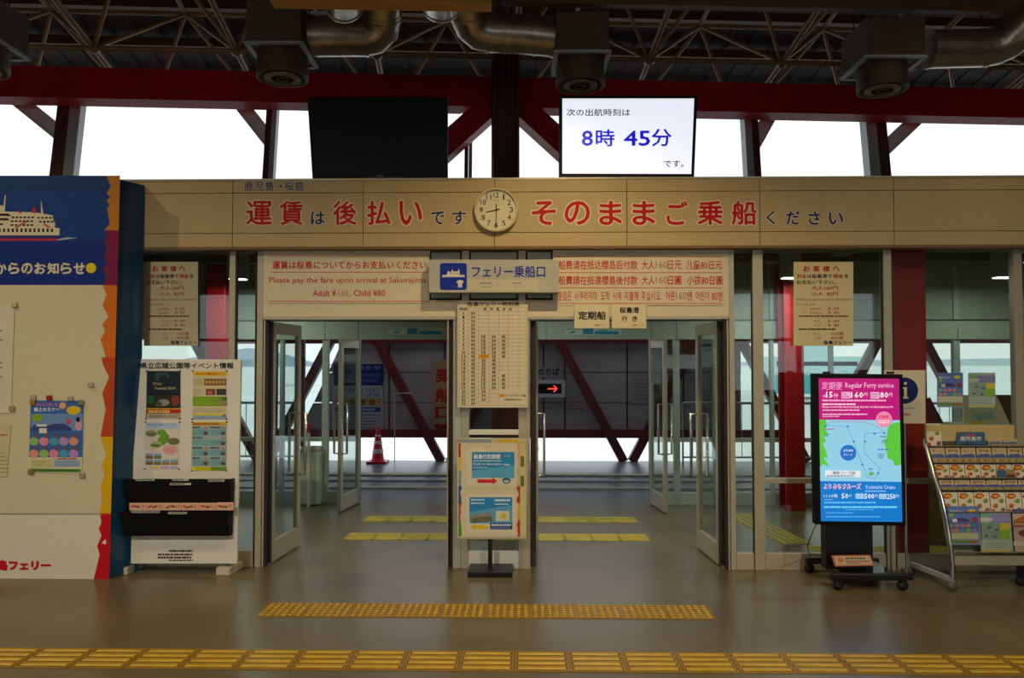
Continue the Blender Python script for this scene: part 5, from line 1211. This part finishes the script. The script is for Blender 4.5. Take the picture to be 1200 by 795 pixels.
def g2(p):
    p.rect(505.5, 423, 545, 508, '#9c7c60', 1)
    for ch, y in (('乗', 432), ('船', 455), ('口', 477)): p.text(ch, 510, y, 532, y+(17 if ch != '口' else 14), '#9c1c24', .03, 2)
    p.poly([(507.5, 500), (514, 495), (514, 497.5), (541, 497.5), (541, 503), (514, 503), (514, 505)], '#8c1820', 2)
xsign('boarding_gate_sign', 'tall sign with large red boarding gate characters and left arrow beyond the left doorway', R4(505, 422, 545, 508.5), '#a8907c', g2)
def g3(p): p.text('のりば', 631, 432, 655.5, 440, '#1c1c28', .03, 2)
xsign('boarding_name_plate', 'grey plate reading boarding place above the lit red arrow', R4(600, 430, 659, 442), '#8c8a90', g3)
t = signboard('arrow_display', 'lit red arrow display in a grey box beyond the right doorway', 'sign', YP(XP-.03), R4(596, 446, 662.5, 466), .08, M['grey'])
pxbox(MB(), 600, 450, 658, 461.5, XP-.034, XP-.031).build('dark_window', M['blackp'], t)
p = Print(YP(XP-.035), e=4); p.rect(642, 455.3, 652, 456.4, '#ff3018', 2).poly([(648.5, 452), (649.6, 452), (653.3, 455.8), (649.6, 459.6), (648.5, 459.6), (651.8, 455.8)], '#ff3018', 2); p.build('lit_arrow', t)
def g4(p): p.dashes(666, 470, 684, 481, 3, '#8c4c70', 2, .5)
xsign('small_notice', 'small faded pink notice on the screen wall right of the lit arrow', R4(664, 468.5, 686.5, 483), '#9c8c94', g4)
def g5(p): p.dashes(744, 443, 765, 470, 6, '#7c5c6c', 2, .25)
xsign('faded_map', 'faded map sheet on the screen wall at the right doorway edge', R4(740, 438, 768, 473), '#8f848a', g5)
# traffic cone
cn = G(446, 540); 
t = thing('traffic_cone', 'red traffic cone with white bands standing outside beyond the left doorway', 'cone', (cn.x, cn.y-.25, 0))
c0 = (cn.x, cn.y-.25, -.012)
MB().box(c0[0]-.17, c0[0]+.17, c0[1]-.17, c0[1]+.17, 0-.012, .03).build('cone_base', M['coner'], t, bevel=.01)
k_ = .64
MB().lathe(c0, [(.125, .04), (.105, .07), (.028, .60), (.02, .62), (.0105, .625)], 24).build('cone_body', M['coner'], t)
for za, zb_ in ((.17, .24), (.33, .38), (.45, .48)):
    ra = .1095-.1453*(za-.05)+.004; rb = .1095-.1453*(zb_-.05)+.004
    MB().lathe(c0, [(ra, za), (rb, zb_)], 24).build('white_band', mat('reflective_band', '#d0c8c8', .4), t)
# wire stand behind the cone
pxw = XP-.35
a = P(462.5, 540, pxw); b = P(462.5, 461, pxw); c = P(484, 461, pxw)
tag(MB().tube([(a.x, pxw, 0), (b.x, pxw, b.z), (c.x, pxw, b.z), (c.x, pxw, b.z-.02)], .008, 6).build('wire_frame', M['grey']), 'thin grey wire frame standing right of the traffic cone', 'frame')
# white bin and red tipped pole beside the inner door
bn_ = G(363, 593); BY = bn_.y
t = thing('white_bin', 'white box bin beside the left inner door', 'bin', (bn_.x, BY+.06, 0))
z1_ = P(363, 524, BY).z
MB().box(P(351.5, 560, BY).x, P(375, 560, BY).x, BY, BY+.12, .01, z1_).build('bin_body', mat('bin_white', '#b8bca8', .5), t, bevel=.01)
MB().box(P(351, 560, BY).x-.005, P(375.5, 560, BY).x+.005, BY-.008, BY+.13, z1_-.05, z1_).build('bin_lid', mat('bin_lid_white', '#a4a894', .5), t, bevel=.008)
q = G(361, 594); 
t = thing('marker_pole', 'thin white pole with red tip leaning before the white bin', 'pole', (q.x, BY-.05, 0))
MB().tube([(q.x, BY-.05, 0), (q.x, BY-.05, P(361, 507, BY).z)], .018, 10).build('pole_shaft', M['white'], t); MB().tube([(q.x, BY-.05, P(361, 507, BY).z), (q.x, BY-.05, P(361, 497, BY).z)], .018, 10).build('pole_tip', M['coner'], t)
# outdoor columns and railings
for px, lab in ((354, 'dark red outdoor post seen through the open left door'), (322, 'dark red outdoor post at the far left of the left doorway')):
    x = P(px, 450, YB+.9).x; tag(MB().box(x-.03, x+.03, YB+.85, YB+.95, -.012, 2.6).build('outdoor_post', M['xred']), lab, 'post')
for (xa, xb_, lab) in ((-60, 345, 'grey tube railing along the walkway left of the screen wall'), (800, 1300, 'grey tube railing along the walkway right of the screen wall')):
    Yr = XP-.5; x0 = P(xa, 490, Yr).x; x1 = P(xb_, 490, Yr).x
    r = thing('railing', lab, 'railing', ((x0+x1)/2, Yr, 0))
    MB().tube([(x0, Yr, 1.02), (x1, Yr, 1.02)], .022, 8).build('top_rail', M['grey'], r); MB().tube([(x0, Yr, .12), (x1, Yr, .12)], .015, 8).build('bottom_rail', M['grey'], r)
    n = int((x1-x0)/.16)
    for k in range(n+1):
        x = x0+(x1-x0)*k/n; MB().tube([(x, Yr, -.01 if k % 8 == 0 else .12), (x, Yr, 1.02)], .016 if k % 8 == 0 else .007, 6).build('baluster', M['grey'], r)
# walkway roof
xr = MB().box(-9, 12, YB+.08, XP-.9, 2.75, 2.88).build('ceiling', mat('walkway_soffit', '#3c3434', .7)); xr['kind'] = 'structure'
# quay, sea, hills, far ferry
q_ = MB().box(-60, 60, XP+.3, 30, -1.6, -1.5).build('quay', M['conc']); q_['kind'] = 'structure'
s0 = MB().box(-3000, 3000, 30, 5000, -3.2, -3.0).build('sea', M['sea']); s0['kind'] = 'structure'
def hills(prof, Y, m, lab):
    mb = MB(); n = len(prof)
    for (a, b) in zip(prof[:-1], prof[1:]):
        pa, pb_ = P(a[0], a[1], Y), P(b[0], b[1], Y)
        mb.add([(pa.x, Y-Y*.15, -3), (pb_.x, Y-Y*.15, -3), (pb_.x, Y, pb_.z), (pa.x, Y, pa.z), (pb_.x, Y*1.2, -3), (pa.x, Y*1.2, -3)], [(0, 1, 2, 3), (3, 2, 4, 5)], None, True)
    o = mb.build('hillside', m); tag(o, lab, 'hill')
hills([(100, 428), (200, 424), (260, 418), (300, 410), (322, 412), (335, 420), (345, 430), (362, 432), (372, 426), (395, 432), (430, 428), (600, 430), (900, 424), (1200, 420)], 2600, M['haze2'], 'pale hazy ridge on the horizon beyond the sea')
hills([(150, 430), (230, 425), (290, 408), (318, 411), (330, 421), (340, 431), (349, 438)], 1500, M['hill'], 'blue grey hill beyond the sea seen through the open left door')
Yf = 160
t = thing('distant_ferry', 'small distant white and blue ferry on the water seen through the left door', 'ferry', (P(335, 468, Yf).x, Yf, -3))
def fp(x, y, Y=Yf): return P(x, y, Y)
def fb(x0, y0, x1, y1, nm, m): pxbox(MB(), x0, y0, x1, y1, Yf, Yf+8).build(nm, m, t)
fb(300, 462, 347, 473, 'hull', mat('ferry_blue', '#2ca0cc', .5)); fb(305, 455, 343, 462, 'deck_house', mat('ferry_white', '#d8e0e4', .5)); fb(330, 450, 336, 455, 'bridge_house', mat('ferry_white', '#d8e0e4', .5))
for k in range(6): fb(308+k*6, 457.5, 311+k*6, 460, 'window', mat('ferry_window', '#40607c', .3))
Yf = 100
t = thing('moored_boat', 'turquoise moored vessel on the water seen behind the right fare notice', 'boat', (P(940, 450, Yf).x, Yf, -3))
fb(900, 440, 1030, 462, 'hull', mat('boat_turquoise', '#4cb8bc', .5)); fb(905, 418, 1010, 440, 'deck_house', mat('boat_pale', '#b8dce0', .5)); fb(910, 424, 1005, 429, 'window_band', mat('ferry_window', '#40607c', .3)); fb(940, 404, 970, 418, 'bridge_house', mat('boat_pale', '#b8dce0', .5))
